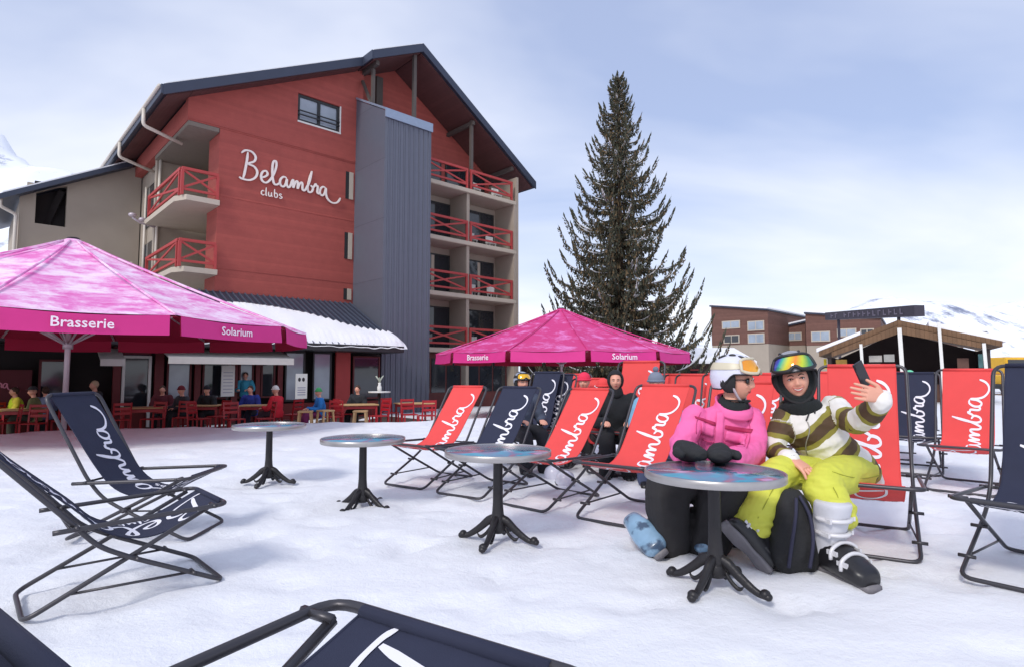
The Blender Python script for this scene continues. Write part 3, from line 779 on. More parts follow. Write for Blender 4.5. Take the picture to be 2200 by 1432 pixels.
# ------------------------------------------------------------------ deck chairs
def sling_path(top):
    tx, tz = top[0], top[1]
    if len(top) > 2: pts = [(tx, tz), (tx + (-.27 - tx) * .5 + .01, tz + (.45 - tz) * .5), (-.26, .475), (-.13, .345), (.03, .295), (.19, .325), (.41, .432)]
    else: pts = [(tx, tz), (tx + (-.27 - tx) * .5 + .02, tz + (.47 - tz) * .5), (-.25, .505), (-.13, .410), (.03, .365), (.20, .370), (.41, .430)]
    return spline([V((0, y, z)) for y, z in pts], 7)
CHAIR_MESH = {}
def make_chair(top, cloth, w=1.0):
    """folding sling chair: local +y is the way it faces"""
    root = empty('deck_chair')
    ty, tz = top[0], top[1]
    WA, WB, WC = .29, .325, .26       # half widths of the three bent frames
    rr = .0125
    a = MB()
    left = [V((-WA, .42, .0)), V((-WA, -.03, .215)), V((-WA, -.18, .30)), V((-WA, -.29, .43)), V((-WA, ty, tz))]
    right = [V((-p.x, p.y, p.z)) for p in left]
    loop = fillet([left[2], left[1], left[0], right[0], right[1], right[2], right[3], right[4], left[4], left[3]], .07, 5, True)
    a.tube(loop, rr, 8, closed=True)
    for s_ in (-1, 1):
        for (y, z) in ((-.01, .212), (.26, .082)): a.tube([(s_ * .25, y, z), (s_ * .335, y, z)], .011, 6)
    a.build('back_frame', M_TUBE, root)
    b = MB()
    b.tube(fillet([(-WB, -.37, .405), (-WB, -.30, .408), (-WB, .42, .432), (WB, .42, .432), (WB, -.30, .408), (WB, -.37, .405)], .07, 5), rr, 8)
    for s_ in (-1, 1):
        for (y, z) in ((-.275, .415), (.35, .430)): b.tube([(s_ * .25, y, z), (s_ * .345, y, z)], .011, 6)
    b.build('arm_frame', M_TUBE, root)
    c = MB()
    c.tube(fillet([(-WC, .36, .425), (-WC, .0, .235), (-WC, -.46, .0), (WC, -.46, .0), (WC, .0, .235), (WC, .36, .425)], .07, 5), rr, 8)
    c.build('leg_frame', M_TUBE, root)
    for s_ in (-1, 1):
        d = MB(); d.tube([(s_ * WC, -.28, .085), (s_ * WA, .26, .082)], .007, 6); d.build('stretcher', M_TUBE, root)
    d = MB(); d.tube([(-WB, -.30, .41), (WB, -.30, .41)], .008, 6); d.build('stretcher', M_TUBE, root)
    # fabric
    P = sling_path(top); n = len(P)
    Ls = [0]
    for i in range(1, n): Ls.append(Ls[-1] + (P[i] - P[i - 1]).length)
    LT = Ls[-1]
    def at(s):
        s = max(0, min(LT, s))
        for i in range(1, n):
            if s <= Ls[i] or i == n - 1:
                t = (s - Ls[i - 1]) / (Ls[i] - Ls[i - 1]); p = P[i - 1].lerp(P[i], t); tg = (P[i] - P[i - 1]).normalized()
                return p, V((0, -tg.z, tg.y))   # normal towards the sitter
    HW = .225
    def surf(s, x, h):
        p, nn = at(s)
        if nn.z < 0 and nn.y < 0: nn = -nn
        k = x / HW
        f = math.sin(math.pi * max(0, min(1, s / LT)))
        hw = 1 - .03 * f
        wob = .003 * noise.noise(V((x * 9, s * 7, ty * 5)))
        return V((x * hw, p.y, p.z - .018 * (1 - k * k) * f + wob)) + nn * h
    def nrm(s):
        return at(s)[1]
    m = MB(); NS, NX = 34, 8
    for h in (.0014, -.0014):
        vs = [surf(LT * i / NS, -HW + 2 * HW * j / NX, h) for i in range(NS + 1) for j in range(NX + 1)]
        fs = [(i * (NX + 1) + j, (i + 1) * (NX + 1) + j, (i + 1) * (NX + 1) + j + 1, i * (NX + 1) + j + 1) for i in range(NS) for j in range(NX)]
        m.add(vs, fs, 0, True)
    for j in (0, NX):
        x = -HW + 2 * HW * j / NX
        e = [surf(LT * i / NS, x, 0) for i in range(NS + 1)]
        m.tube(e, .0045, 6)
    # rolled hems round the bars
    m.tube([surf(0, -HW, 0), surf(0, HW, 0)], .0165, 10); m.tube([surf(LT, -HW, 0), surf(LT, HW, 0)], .0165, 10)
    ku = (LT - .13) / 9.9; kx = .118
    for sgn in (1, -1):
        lettering(m, SCRIPT, .16, lambda a_, b_, h: surf(LT - .045 - (a_ + .1) * ku, (b_ - .95) * kx, sgn * (.0034 + h)), mi=1, lift=.00001)
        lettering(m, SMALL, .24, lambda a_, b_, h: surf(LT - .30 - a_ * .05, -.19 + b_ * .032, sgn * (.0034 + h)), mi=1, lift=.00001)
    m.build('sling', [cloth, M_INK], root, recalc=False)
    return root

REC, MID, UP = (-.68, 1.02), (-.60, 1.10), (-.50, 1.19)
protos = {}
def chair(kind, cloth, foot, back, label, group=None, sc=1.0, z=0.0, lift=None):
    """foot: middle of the front foot bar on the ground; back: direction the chair leans to"""
    key = (kind, cloth.name)
    if key not in protos:
        protos[key] = o = make_chair(kind, cloth)
    else:
        o = copy_tree(protos[key])
    bd_ = V((back[0], back[1])).normalized()
    ang = math.atan2(-bd_.y, -bd_.x) - math.pi / 2
    x = foot[0] + bd_.x * .42 * sc; y = foot[1] + bd_.y * .42 * sc
    o.rotation_euler = (0, 0, ang); o.scale = (sc, sc, sc)
    zs = []
    for fy in (.42, -.46):
        for fx in (-.28, 0, .28): zs.append(gz(x - bd_.x * fy * sc - bd_.y * fx * sc, y - bd_.y * fy * sc + bd_.x * fx * sc))
    zs.sort(); o.location = (x, y, z + zs[-2] + .009)
    tag(o, label, 'deck chair', group)
    return o
GR = 'folding deck chairs set out on the snow'
chair(REC, M_REDC, (-1.145, 6.28), (.56, .83), 'red sling deck chair at the far end of the front row, nearest the grey tower', GR)
chair(REC, M_NAVY, (-.525, 5.79), (.56, .83), 'navy sling deck chair in the front row with a grey helmet showing over its top', GR)
chair(REC, M_REDC, (.07, 5.33), (.68, .74), 'red sling deck chair between the navy one and the chair beside the pink jacket', GR)
chair(REC, M_REDC, (.75, 4.74), (.62, .78), 'red sling deck chair just beside the woman in the pink jacket', GR, 1.04)
chair((-.60, 1.10, 1), M_REDC, (1.38, 4.24), (.60, .80), 'red sling deck chair on which the woman in pink sits', GR, 1.0)
chair((-.50, 1.19, 1), M_REDC, (2.29, 3.92), (.52, .85), 'red sling deck chair on which the woman in yellow trousers sits', GR, 1.04)
chair(UP, M_NAVY, (2.78, 3.28), (.78, .62), 'navy sling deck chair cut by the edge beyond the woman in yellow trousers', GR, 1.03)
chair((-.62, 1.02, 1), M_NAVY, (-2.30, 4.55), (-1, -.03), 'navy sling deck chair turned sideways beyond another navy one, crest of snow behind', GR, 1.0)
chair((-.76, .96, 1), M_NAVY, (-1.84, 3.66), (-.73, -.68), 'navy deck chair with its back cut off, crossed leg frames in full view', GR, 1.0)
chair(REC, M_NAVY, (-.150, 1.465), (-.545, -.84), 'navy deck chair of which only the front bar and seat edge show', GR, 1.25)
chair(REC, M_NAVY, (-1.066, -.122), (.6, .8), 'dark deck chair right beside the viewer, only its top bar crossing the corner', GR, .86)
# second row behind
chair(UP, M_REDC, (4.46, 5.98), (.70, .71), 'red sling deck chair standing apart before the wooden snack hut', GR, 1.03)
chair(UP, M_NAVY, (4.75, 7.1), (.60, .80), 'upright navy sling deck chair behind the seated women, half hidden by tubes', GR, 1.0)
chair(UP, M_REDC, (5.2, 8.3), (.60, .80), 'red sling deck chair mostly hidden behind the upright navy one', GR, 1.0)
chair(UP, M_NAVY, (-.05, 7.9), (.62, .78), 'upright navy sling deck chair in the second row under the smaller pink parasol', GR, 1.0)
chair(MID, M_REDC, (.5, 7.6), (.60, .80), 'red sling deck chair of the second row beside the two children in hats', GR, 1.0)
chair(UP, M_REDC, (1.15, 7.0), (.55, .83), 'tallest red sling deck chair, its top reaching the pink parasol edge', GR, 1.12)
chair(UP, M_REDC, (1.72, 7.0), (.60, .80), 'red sling deck chair whose top corner shows behind the pink shoulder', GR, .98)
chair(UP, M_REDC, (2.25, 6.9), (.60, .80), 'red sling deck chair behind the white ski helmet', GR, .98)
chair(UP, M_REDC, (3.35, 6.6), (.60, .80), 'red sling deck chair showing between the two helmets and the raised phone', GR, 1.0)

for (px_, D_, cl, lb) in ((1500, 7.3, M_REDC, 'red sling deck chair just left of the white ski helmet, mostly hidden'), (1562, 6.9, M_REDC, 'red sling deck chair directly behind the head of the woman in pink'),
                          (1648, 6.7, M_REDC, 'red sling deck chair filling the gap between the two women'), (1205, 8.6, M_NAVY, 'navy sling deck chair farthest back beside the small parasol pole'),
                          (1240, 9.4, M_REDC, 'red sling deck chair behind the child in the pink hat'), (1430, 8.3, M_REDC, 'red sling deck chair behind the small child in the pompom hat')):
    tx_ = (px_ - 1100) / 1270 * D_; chair(UP, cl, (tx_ - .62 * .92, D_ - .78 * .92), (.62, .78), lb, GR, .98)
# ------------------------------------------------------------------ bistro tables
def top_mat():
    m, nt, b = nodes('blotched_table_top'); N = nt.nodes; L = nt.links  # blue, pink and lilac blotches spread by noise
    tc = N.new('ShaderNodeTexCoord')
    nz = N.new('ShaderNodeTexNoise'); nz.inputs['Scale'].default_value = 2.6; nz.inputs['Detail'].default_value = 3; nz.inputs['Distortion'].default_value = 1.2
    L.new(tc.outputs['Object'], nz.inputs['Vector'])
    r = N.new('ShaderNodeValToRGB'); e = r.color_ramp.elements
    e[0].position = .36; e[0].color = (*srgb(60, 110, 140), 1); e[1].position = .62; e[1].color = (*srgb(176, 140, 176), 1)
    for p, c in ((.44, srgb(70, 150, 176)), (.50, srgb(110, 118, 150)), (.55, srgb(170, 96, 110)), (.58, srgb(206, 150, 190))):
        q = e.new(p); q.color = (*c, 1)
    L.new(nz.outputs['Fac'], r.inputs['Fac']); L.new(r.outputs['Color'], b.inputs['Base Color'])
    b.inputs['Roughness'].default_value = .18; b.inputs['Coat Weight'].default_value = .6; b.inputs['Coat Roughness'].default_value = .08
    return m
M_TOP = top_mat()
M_RIM = mat('ribbed_steel_rim', srgb(176, 172, 170), .36, .7, var=.1, scale=20)
def make_table():
    root = empty('bistro_table')
    t = MB(); t.lathe([(0, .625), (.355, .625), (.368, .634), (.368, .643), (0, .643)], n=48); t.build('table_top', M_TOP, root)
    r = MB(); r.lathe([(.356, .604), (.374, .604), (.379, .608), (.379, .645), (.376, .6475), (.371, .6475), (.3685, .643), (.3685, .626), (.356, .6245), (.356, .604)], n=56); r.build('rim', M_RIM, root)
    c = MB()
    c.lathe([(.12, .603), (.12, .622), (.0, .622)], n=20)
    c.lathe([(.055, .12), (.05, .16), (.041, .21), (.036, .28), (.033, .57), (.036, .59), (.06, .603), (0, .603)], n=18)
    c.lathe([(.0, .07), (.05, .07), (.062, .10), (.055, .13), (.048, .15)], n=18)
    c.build('column', M_IRON, root)
    for k in range(4):
        l = MB(); l.M = Matrix.Rotation(math.pi / 2 * k, 4, 'Z')
        prof = [(.03, .165, .026, .03), (.075, .145, .024, .03), (.13, .098, .02, .026), (.19, .055, .018, .022), (.235, .032, .018, .018), (.27, .030, .024, .02), (.292, .024, .024, .018), (.302, .02, .010, .010)]
        l.loft([(V((x, 0, z)), V((0, w_, 0)), V((.35 * h_, 0, h_))) for x, z, w_, h_ in prof], n=10, sub=3)
        # inner scroll under the leg
        l.loft([(V((x, 0, z)), V((0, .011, 0)), V((.3 * h_, 0, h_))) for x, z, h_ in ((.055, .10, .014), (.09, .055, .013), (.125, .03, .012), (.15, .038, .012), (.155, .06, .010))], n=8, sub=3)
        l.ball((.268, 0, .037), (.028, .030, .026), n=10, m=8)
        l.build('leg', M_IRON, root)
    return root
tp = make_table()
TL = [((1.13, 3.36), 4, 'bistro table with the woman in pink resting her mittens on it'),
      ((-.10, 4.26), 28, 'bistro table hiding the lower part of the navy deck chair in the row'),
      ((-1.36, 5.46), 24, 'black footed bistro table whose top touches the farthest red deck chair'),
      ((-2.65, 6.52), 47, 'smallest looking bistro table, nearest the snow crest and terrace')]
for i, (p, a, lb) in enumerate(TL):
    o = tp if i == 0 else copy_tree(tp)
    o.location = (p[0], p[1], gz(*p) - .004); o.rotation_euler = (0, 0, R(a - 48)); tag(o, lb, 'table', 'round bistro tables standing in the snow')

# ------------------------------------------------------------------ parasols
def parasol_mat(name, snow):
    m, nt, b = nodes(name); N = nt.nodes; L = nt.links
    tc = N.new('ShaderNodeTexCoord')
    nz = N.new('ShaderNodeTexNoise'); nz.inputs['Scale'].default_value = 1.5; nz.inputs['Detail'].default_value = 11; nz.inputs['Roughness'].default_value = .74; nz.inputs['Distortion'].default_value = .25
    mp = N.new('ShaderNodeMapping'); mp.inputs['Scale'].default_value = (1, 1, 3.2); L.new(tc.outputs['Object'], mp.inputs['Vector']); L.new(mp.outputs[0], nz.inputs['Vector'])
    r = N.new('ShaderNodeValToRGB'); e = r.color_ramp.elements
    if snow: e[0].position = .29; e[1].position = .60
    else: e[0].position = .50; e[1].position = .74
    e[0].color = (*(srgb(212, 66, 152) if snow else srgb(204, 54, 126)), 1); e[1].color = (*(srgb(240, 214, 234) if snow else srgb(224, 140, 190)), 1)
    q = e.new((e[0].position + e[1].position) / 2); q.color = (*srgb(224, 124, 192), 1)
    L.new(nz.outputs['Fac'], r.inputs['Fac']); L.new(r.outputs['Color'], b.inputs['Base Color'])
    b.inputs['Roughness'].default_value = .7
    MATS[name] = m; return m
M_PK1 = parasol_mat('pink_canvas_frosted', True); M_PK2 = parasol_mat('pink_canvas', False)
M_PKV = mat('pink_valance', srgb(206, 44, 128), .7, var=.1, scale=3)
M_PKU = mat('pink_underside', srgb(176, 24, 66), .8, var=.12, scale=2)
M_TXT = mat('pale_print', srgb(240, 226, 236), .8)
def text_mesh(s, size):
    cu = bpy.data.curves.new('t', 'FONT'); cu.body = s; cu.size = size; cu.align_x = 'CENTER'; cu.offset = .012 * size; cu.resolution_u = 2
    ob = bpy.data.objects.new('t', cu); COL.objects.link(ob)
    dg = bpy.context.evaluated_depsgraph_get(); me = bpy.data.meshes.new_from_object(ob.evaluated_get(dg))
    vs = [v.co.copy() for v in me.vertices]; fs = [tuple(p.vertices) for p in me.polygons]
    bpy.data.objects.remove(ob); bpy.data.meshes.remove(me); bpy.data.curves.remove(cu)
    # serifs: a thin slab at the foot of every vertical stem is out of reach here, so letters are only slightly widened
    return vs, fs
def parasol(loc, Rr, zv, za, drop, off, mtop, label, texts, lean=0, base=-.5):
    root = empty('parasol', loc)
    tag(root, label, 'parasol', 'giant pink parasols on the terrace')
    NS = 12
    top = MB(); und = MB()
    def corner(k, f=1.0): a = off + 2 * math.pi * k / NS; return V((Rr * f * math.cos(a), Rr * f * math.sin(a), 0))
    ze = zv + drop
    for k in range(NS):
        A, B = corner(k), corner(k + 1)
        vs = []; SU, SV = 8, 10
        for j in range(SV + 1):
            t = j / SV
            for i in range(SU + 1):
                s = i / SU
                p = A.lerp(B, s) * (.045 + .955 * t)
                z = za + (ze - za) * (t ** .93)
                sag = -.10 * math.sin(math.pi * s) * t * (1.1 - t * .7) - .05 * math.sin(math.pi * t)
                vs.append(V((p.x, p.y, z + sag)))
        fs = [(j * (SU + 1) + i, (j + 1) * (SU + 1) + i, (j + 1) * (SU + 1) + i + 1, j * (SU + 1) + i + 1) for j in range(SV) for i in range(SU)]
        top.add(vs, fs, 0, True)
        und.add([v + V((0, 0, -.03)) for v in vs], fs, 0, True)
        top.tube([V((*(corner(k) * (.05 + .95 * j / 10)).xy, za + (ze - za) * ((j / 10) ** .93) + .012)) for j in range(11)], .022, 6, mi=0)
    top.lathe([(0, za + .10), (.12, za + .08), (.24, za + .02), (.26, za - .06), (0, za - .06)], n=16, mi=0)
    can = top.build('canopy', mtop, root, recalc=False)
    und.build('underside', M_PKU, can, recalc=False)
    cap = MB(); cap.lathe([(.0, za + .13), (.1, za + .12), (.12, za + .1), (0, za + .1)], n=14); cap.build('top_cap', M_FRAME, root)
    for k in range(NS):
        A, B = corner(k), corner(k + 1)
        d = (B - A).normalized(); nrm_ = V((d.y, -d.x, 0))
        m = MB(); g_ = .035
        for side, mi in ((.012, 0), (-.012, 1)):
            vs = []; SU = 10
            for j in range(4):
                for i in range(SU + 1):
                    s = g_ + (1 - 2 * g_) * i / SU
                    p = A.lerp(B, s); sag = -.06 * math.sin(math.pi * s)
                    wv = .018 * noise.noise(V((k * 3 + s * 4, j * .5, loc[0])))
                    vs.append(V((p.x, p.y, ze - drop * j / 3 + sag * (1 - j / 3 * .6))) + nrm_ * (side + wv + .01 * j))
            fs = [(j * (SU + 1) + i, (j + 1) * (SU + 1) + i, (j + 1) * (SU + 1) + i + 1, j * (SU + 1) + i + 1) for j in range(3) for i in range(SU)]
            m.add(vs, fs, mi, True)
        if k in texts:
            tv, tf = text_mesh(*texts[k])
            mid = (A + B) / 2
            m.add([mid + d * v.x + V((0, 0, zv + .10 + v.y - .03)) + nrm_ * (.062) for v in tv], tf, 2)
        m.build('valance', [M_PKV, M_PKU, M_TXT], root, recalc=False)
    pl = MB(); pl.tube([(lean * .0, 0, base), (0, 0, za - .1)], .052, 14); pl.build('pole', M_POLE, root)
    rb = MB()
    for k in range(NS):
        c = corner(k, .97)
        rb.beam(V((0, 0, za - .12)), V((c.x, c.y, ze - .02)), .03, .05)
        rb.beam(V((c.x * .45, c.y * .45, za + (ze - za) * .48 - .06)), V((.07 * math.cos(off + k * math.pi / 6), .07 * math.sin(off + k * math.pi / 6), zv - .0)), .025, .035)
    rb.lathe([(.08, zv - .1), (.09, zv - .1), (.09, zv + .06), (0, zv + .06)], n=12)
    rb.build('rib_frame', M_POLE, root)
    return root
parasol((-9.25, 12.3, 0), 4.7, 1.80, 3.92, .33, R(-6), M_PK1, 'giant frosted pink parasol cutting across the front of the red hotel', {9: ('Brasserie', .21), 10: ('Brasserie', .21), 11: ('Solarium', .20), 8: ('Solarium', .20)}, base=-.5)
parasol((1.86, 22.3, 0), 4.7, 1.56, 3.55, .33, R(5), M_PK2, 'darker pink parasol standing in front of the tall spruce', {7: ('Brasserie', .25), 9: ('Solarium', .25), 11: ('Solarium', .25)}, base=-.5)

# ------------------------------------------------------------------ spruce
def spruce(loc, H, Rb, label):
    root = empty('spruce_tree', loc); tag(root, label, 'tree')
    t = MB(); t.lathe([(.30, 0), (.24, 2), (.17, H * .45), (.07, H * .8), (.015, H)], n=12); t.build('trunk', mat('bark', srgb(72, 58, 48), .95, var=.3, bump=.6, bscale=15), root)
    rnd = random.Random(11)
    m = MB(); b = MB(); s = MB()
    def leafstrip(p, d, L_, w_, mi):
        d = d.normalized(); sd = d.cross(V((rnd.uniform(-1, 1), rnd.uniform(-1, 1), rnd.uniform(-.3, 1)))).normalized()
        q = p + d * L_ * .55 + V((0, 0, -.02))
        e = p + d * L_
        m.add([p - sd * w_ * .35, p + sd * w_ * .35, q + sd * w_, e, q - sd * w_], [(0, 1, 2, 3, 4)], mi)
    z = .9
    while z < H - .3:
        f = z / H
        env = Rb * ((1 - f) ** .96) * (1.0 if f > .1 else .8 + 2.0 * f) + .10
        nb = 9 if f < .35 else 7 if f < .6 else (6 if f < .85 else 5)
        a0 = rnd.uniform(0, 6.3)
        for k in range(nb):
            a = a0 + 2 * math.pi * k / nb + rnd.uniform(-.32, .32)
            L_ = env * rnd.choice((.55, .72, .86, .96, 1.06)) * rnd.uniform(.88, 1.08)
            zb = z + rnd.uniform(-.25, .25) * (1 - f)
            sag = rnd.uniform(.16, .30) * (1 - .8 * f); hook = rnd.uniform(.10, .24); rise = .42 * max(0, f - .5)
            ph = rnd.uniform(-.18, .18); pts = []
            for i in range(11):
                t = i / 10
                r_ = L_ * (t - .16 * t ** 4)
                zz = zb + L_ * (rise * t - sag * math.sin(math.pi * t ** .8 * .86) + (hook + .10) * t ** 3.2)
                aa = a + ph * t * t
                pts.append(V((r_ * math.cos(aa), r_ * math.sin(aa), zz)))
            b.tube(pts, [max(.006, .04 * (1 - i / 10) * (1 - f * .6)) for i in range(11)], 4, caps=False)
            radial = V((math.cos(a), math.sin(a), 0)); tang = V((-radial.y, radial.x, 0))
            ns = int(26 + 46 * L_)
            wl_ = min(1.0, .35 + L_ / 3.0)
            for i in range(ns):
                t = .05 + .95 * (i + rnd.random()) / ns
                k8 = min(9, int(t * 10)); p = pts[k8].lerp(pts[k8 + 1], min(1, t * 10 - k8)); dirb = (pts[k8 + 1] - pts[k8]).normalized()
                fan = (.05 + .22 * math.sin(math.pi * min(1, t * .97)) ** .7) * wl_
                side = rnd.choice((-1, 1)); u_ = rnd.random()
                q = p + tang * side * fan * u_ + V((0, 0, -fan * u_ * .45))
                tipk = max(.28, 1 - t ** 3 * .9)
                if rnd.random() < .62:
                    d = V((0, 0, -1)) + dirb * rnd.uniform(.1, .5) + tang * side * rnd.uniform(0, .3); ll = rnd.uniform(.22, .52) * tipk * (1.05 - f * .55) * (.55 + .45 * wl_)
                else:
                    d = dirb + tang * side * rnd.uniform(.0, .6) + V((0, 0, rnd.uniform(-.4, .1))); ll = rnd.uniform(.20, .38) * (.5 + .5 * tipk)
                leafstrip(q, d, ll, rnd.uniform(.028, .055) * (1.05 - f * .4), 0 if rnd.random() < .72 else 1)
            for q in range(8): leafstrip(pts[-1].lerp(pts[-3], q / 8), (pts[-1] - pts[-2]).normalized() + V((rnd.uniform(-.12, .12), rnd.uniform(-.12, .12), .35)), .34 - .02 * q, .05, 0)
            if rnd.random() < (.85 if f < .35 else .55):
                i0 = rnd.choice((2, 3, 5)); seg = pts[i0:i0 + 5]
                ww = rnd.uniform(.04, .10) * (1.25 - f * .7)
                s.loft([(q + V((0, 0, .035)), tang * ww * (.35 if j in (0, len(seg) - 1) else 1), V((0, 0, .035 if j not in (0, len(seg) - 1) else .01))) for j, q in enumerate(seg)], n=6, sub=2)
        # short inner sprays round the stem
        for q in range(int(26 * (1 - f) + 8)):
            a = rnd.uniform(0, 6.3); rr2 = rnd.uniform(.1, .42) * env; p = V((rr2 * math.cos(a), rr2 * math.sin(a), z + rnd.uniform(-.3, .3)))
            leafstrip(p, V((math.cos(a), math.sin(a), rnd.uniform(-1.2, .2))), rnd.uniform(.25, .5) * (1 - f * .5), rnd.uniform(.04, .07) * (1 - f * .4), 1 if rnd.random() < .5 else 0)
        z += .47 * (1 - f * .42) * rnd.uniform(.8, 1.2)
    for i in range(26):
        zz = H - .9 + .9 * i / 26; leafstrip(V((0, 0, zz)), V((rnd.uniform(-1, 1), rnd.uniform(-1, 1), .9)), .26 * (1.2 - i / 26), .025, 0)
    b.build('branches', MATS['bark'], root, recalc=False)
    M1 = mat('needles_dark', srgb(68, 70, 56), .9, var=.3, scale=1.2); M2 = mat('needles_brown', srgb(108, 90, 64), .9, var=.25, scale=1.5)
    m.build('crown', [M1, M2], root, recalc=False)
    tag(s.build('snow_cover', M_SNOWR, root, recalc=False), kind='stuff')
spruce((6.1, 33, -.3), 18.9, 6.9, 'tall spruce with drooping snow dusted branches and upturned tips')

# ------------------------------------------------------------------ far right: blocks, hut, sign, machines, mountains
def block(name, xa, xb, D, dep, ya, yb, wins, label, rot=12, stone=742):
    """seen between photo columns xa..xb, front corner at distance D; rows ya, yb are the eaves"""
    a0 = math.atan((xa - 1100) / 1270); th_ = a0 + R(rot)
    P0 = V((math.tan(a0) * D, D, 0)); ax = V((math.cos(th_), -math.sin(th_), 0))
    def lx(x): k = (x - 1100) / 1270; return (k * P0.y - P0.x) / (ax.x - k * ax.y)
    def dz(l): return P0.y + ax.y * l
    def lz(x, y): return 1.18 + (803 - y) / 1270 * dz(lx(x))
    o = empty(name, P0, -th_); tag(o, label, 'building', 'brown mountain apartment blocks')
    Wd = lx(xb); za, zb, zs = lz(xa, ya), lz(xb, yb), lz(xa, stone)
    F3 = lambda a, b_, d: V((a, d, b_))
    w_ = MB(); w_.prism([(0, zs), (Wd, zs), (Wd, zb), (0, za)], 0, dep, F3); w_.build('wall', M_BROWN, o)
    w_ = MB(); w_.b2((.02, .02, -1), (Wd - .02, dep, zs - .01)); w_.build('base_wall', M_BEIGE, o)
    r_ = MB(); r_.prism([(-.1, za + .01), (Wd + .1, zb + .01), (Wd + .1, zb + .16), (-.1, za + .16)], -.2, dep + .1, F3); r_.build('roof', M_SLATE, o)
    r_ = MB(); r_.prism([(-.05, za + .17), (Wd + .05, zb + .17), (Wd + .05, zb + .32), (-.05, za + .32)], -.15, dep, F3); r_.build('snow_cover', M_SNOWR, o)
    for (x0, x1, y0, y1, pale) in wins:
        a, b_, c, d = lx(x0), lx(x1), lz(x0, y1), lz(x0, y0)
        f_ = MB(); f_.b2((a, -.08, c), (b_, -.001, d)); ff = f_.build('window', M_BEIGE2, o)
        p = MB(); p.b2((a + .1, -.1, c + .1), ((a + b_) / 2 - .04, -.081, d - .1)); p.b2(((a + b_) / 2 + .04, -.1, c + .1), (b_ - .1, -.081, d - .1)); p.build('pane', M_GLASSL if pale else M_GLASS, ff)
def px(x, D): return (x - 1100) / 1270 * D * 1.0
def pz(y, D): return 1.18 + (803 - y) / 1270 * D
block('apartment_block', 1530, 1652, 62, 13, 659, 667, [(1553, 1592, 690, 707, 1), (1608, 1644, 690, 711, 1), (1608, 1644, 717, 738, 1), (1556, 1590, 720, 738, 0)], 'brown timber apartment block with pale stacked windows just beside the spruce', rot=26)
block('apartment_block', 1690, 1732, 62, 8, 702, 692, [(1694, 1724, 714, 732, 1)], 'low brown block with one pale window, between two taller blocks', rot=8)
block('apartment_block', 1733, 1895, 58, 9, 674, 684, [(1744, 1785, 712, 734, 1), (1800, 1842, 706, 724, 1), (1850, 1880, 706, 720, 0)], 'widest brown apartment block, standing behind the wooden snack hut', rot=8)
block('apartment_block', 1985, 2062, 52, 6, 704, 708, [], 'brown block peeping over the snow covered hut roof', stone=745, rot=5)
block('apartment_block', 2094, 2120, 75, 3, 713, 715, [], 'tiny brown hut on the snowy slope beyond the snack hut', stone=745, rot=5)
low = empty('low_chalet', (0, 0, 0)); tag(low, 'low dark timber building stretching behind the smaller parasol and spruce foot', 'building')
m = MB(); m.b2((0.6, 38, -.6), (15.0, 44, 1.9)); m.build('wall', boards('dark_timber', srgb(66, 44, 40), 'X', .2, .5), low)
m = MB(); m.prism([(37.2, 2.0), (41, 3.0), (44.5, 2.2), (44.5, 2.0), (41, 2.75), (37.2, 1.85)], .2, 15.4, lambda a, b_, d: V((d, a, b_))); m.build('roof', M_SNOWR, low)
for k in range(7):
    f_ = MB(); x = 1.4 + k * 1.9; f_.b2((x, 37.93, .1), (x + 1.2, 37.999, 1.5)); ff = f_.build('window', M_REDT if k % 2 else M_FRAME, low); f_ = MB(); f_.b2((x + .1, 37.90, .2), (x + 1.1, 37.929, 1.4)); f_.build('pane', M_GLASS, ff)
# wooden snack hut
hut = empty('snack_hut', (16.1, 24.6, 0), -R(33)); tag(hut, 'open fronted wooden snack hut with gable roof and white posts', 'hut')
M_HUT = boards('hut_boards', srgb(112, 84, 60), 'X', .15, .6, .8, .02, .2)
def gab(a, b_, d): return V((a, d, b_))
def hl_x(x): return 29.6 * math.tan(math.atan((x - 1100) / 1270) - R(33))
def hl_z(y): return 1.18 + (803 - y) / 1270 * 24.8
th = .22
xl, xa, xr = hl_x(1755), hl_x(1926), hl_x(2146)
zl, za_, zr = hl_z(752), hl_z(688), hl_z(738)
r_ = MB(); r_.prism([(xl, zl), (xa, za_), (xr, zr), (xr, zr - th), (xa, za_ - th), (xl, zl - th)], 0, 6, gab); r_.build('roof', M_HUT, hut)
s = MB(); s.prism([(xl - .1, zl - .02), (xl + 1.6, zl + (za_ - zl) * 1.6 / (xa - xl) + .02), (xl + 1.6, zl + (za_ - zl) * 1.6 / (xa - xl) + .16), (xl - .1, zl + .14)], .05, 6, gab)
k_ = (za_ - zr) / (xr - xa)
s.prism([(xr - 2.3, zr + 2.3 * k_ + .01), (xr + .12, zr - .04), (xr + .15, zr + .12), (xr - .6, zr + .6 * k_ + .22), (xr - 2.3, zr + 2.3 * k_ + .2)], .05, 6, gab); s.build('snow_cover', M_SNOWR, hut)
g_ = MB(); g_.prism([(xl + .5, zl - .05), (xa, za_ - th - .02), (xr - .6, zr - .08), (xr - .6, zr - .28), (xa, za_ - th - .36), (xl + .5, zl - .24)], -.12, -.01, gab); g_.build('gable_board', M_HUT, hut)
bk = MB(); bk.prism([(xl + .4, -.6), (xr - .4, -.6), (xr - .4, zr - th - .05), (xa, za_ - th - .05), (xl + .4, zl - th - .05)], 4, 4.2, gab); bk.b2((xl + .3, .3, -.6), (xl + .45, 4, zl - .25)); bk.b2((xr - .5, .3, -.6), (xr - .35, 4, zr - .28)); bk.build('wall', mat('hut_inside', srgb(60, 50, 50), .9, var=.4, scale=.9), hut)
ct = MB(); ct.b2((xl + .6, 1.6, -.6), (xr - .6, 2.0, .75)); ct.build('counter', mat('counter_wood', srgb(92, 62, 50), .8, var=.3), hut)
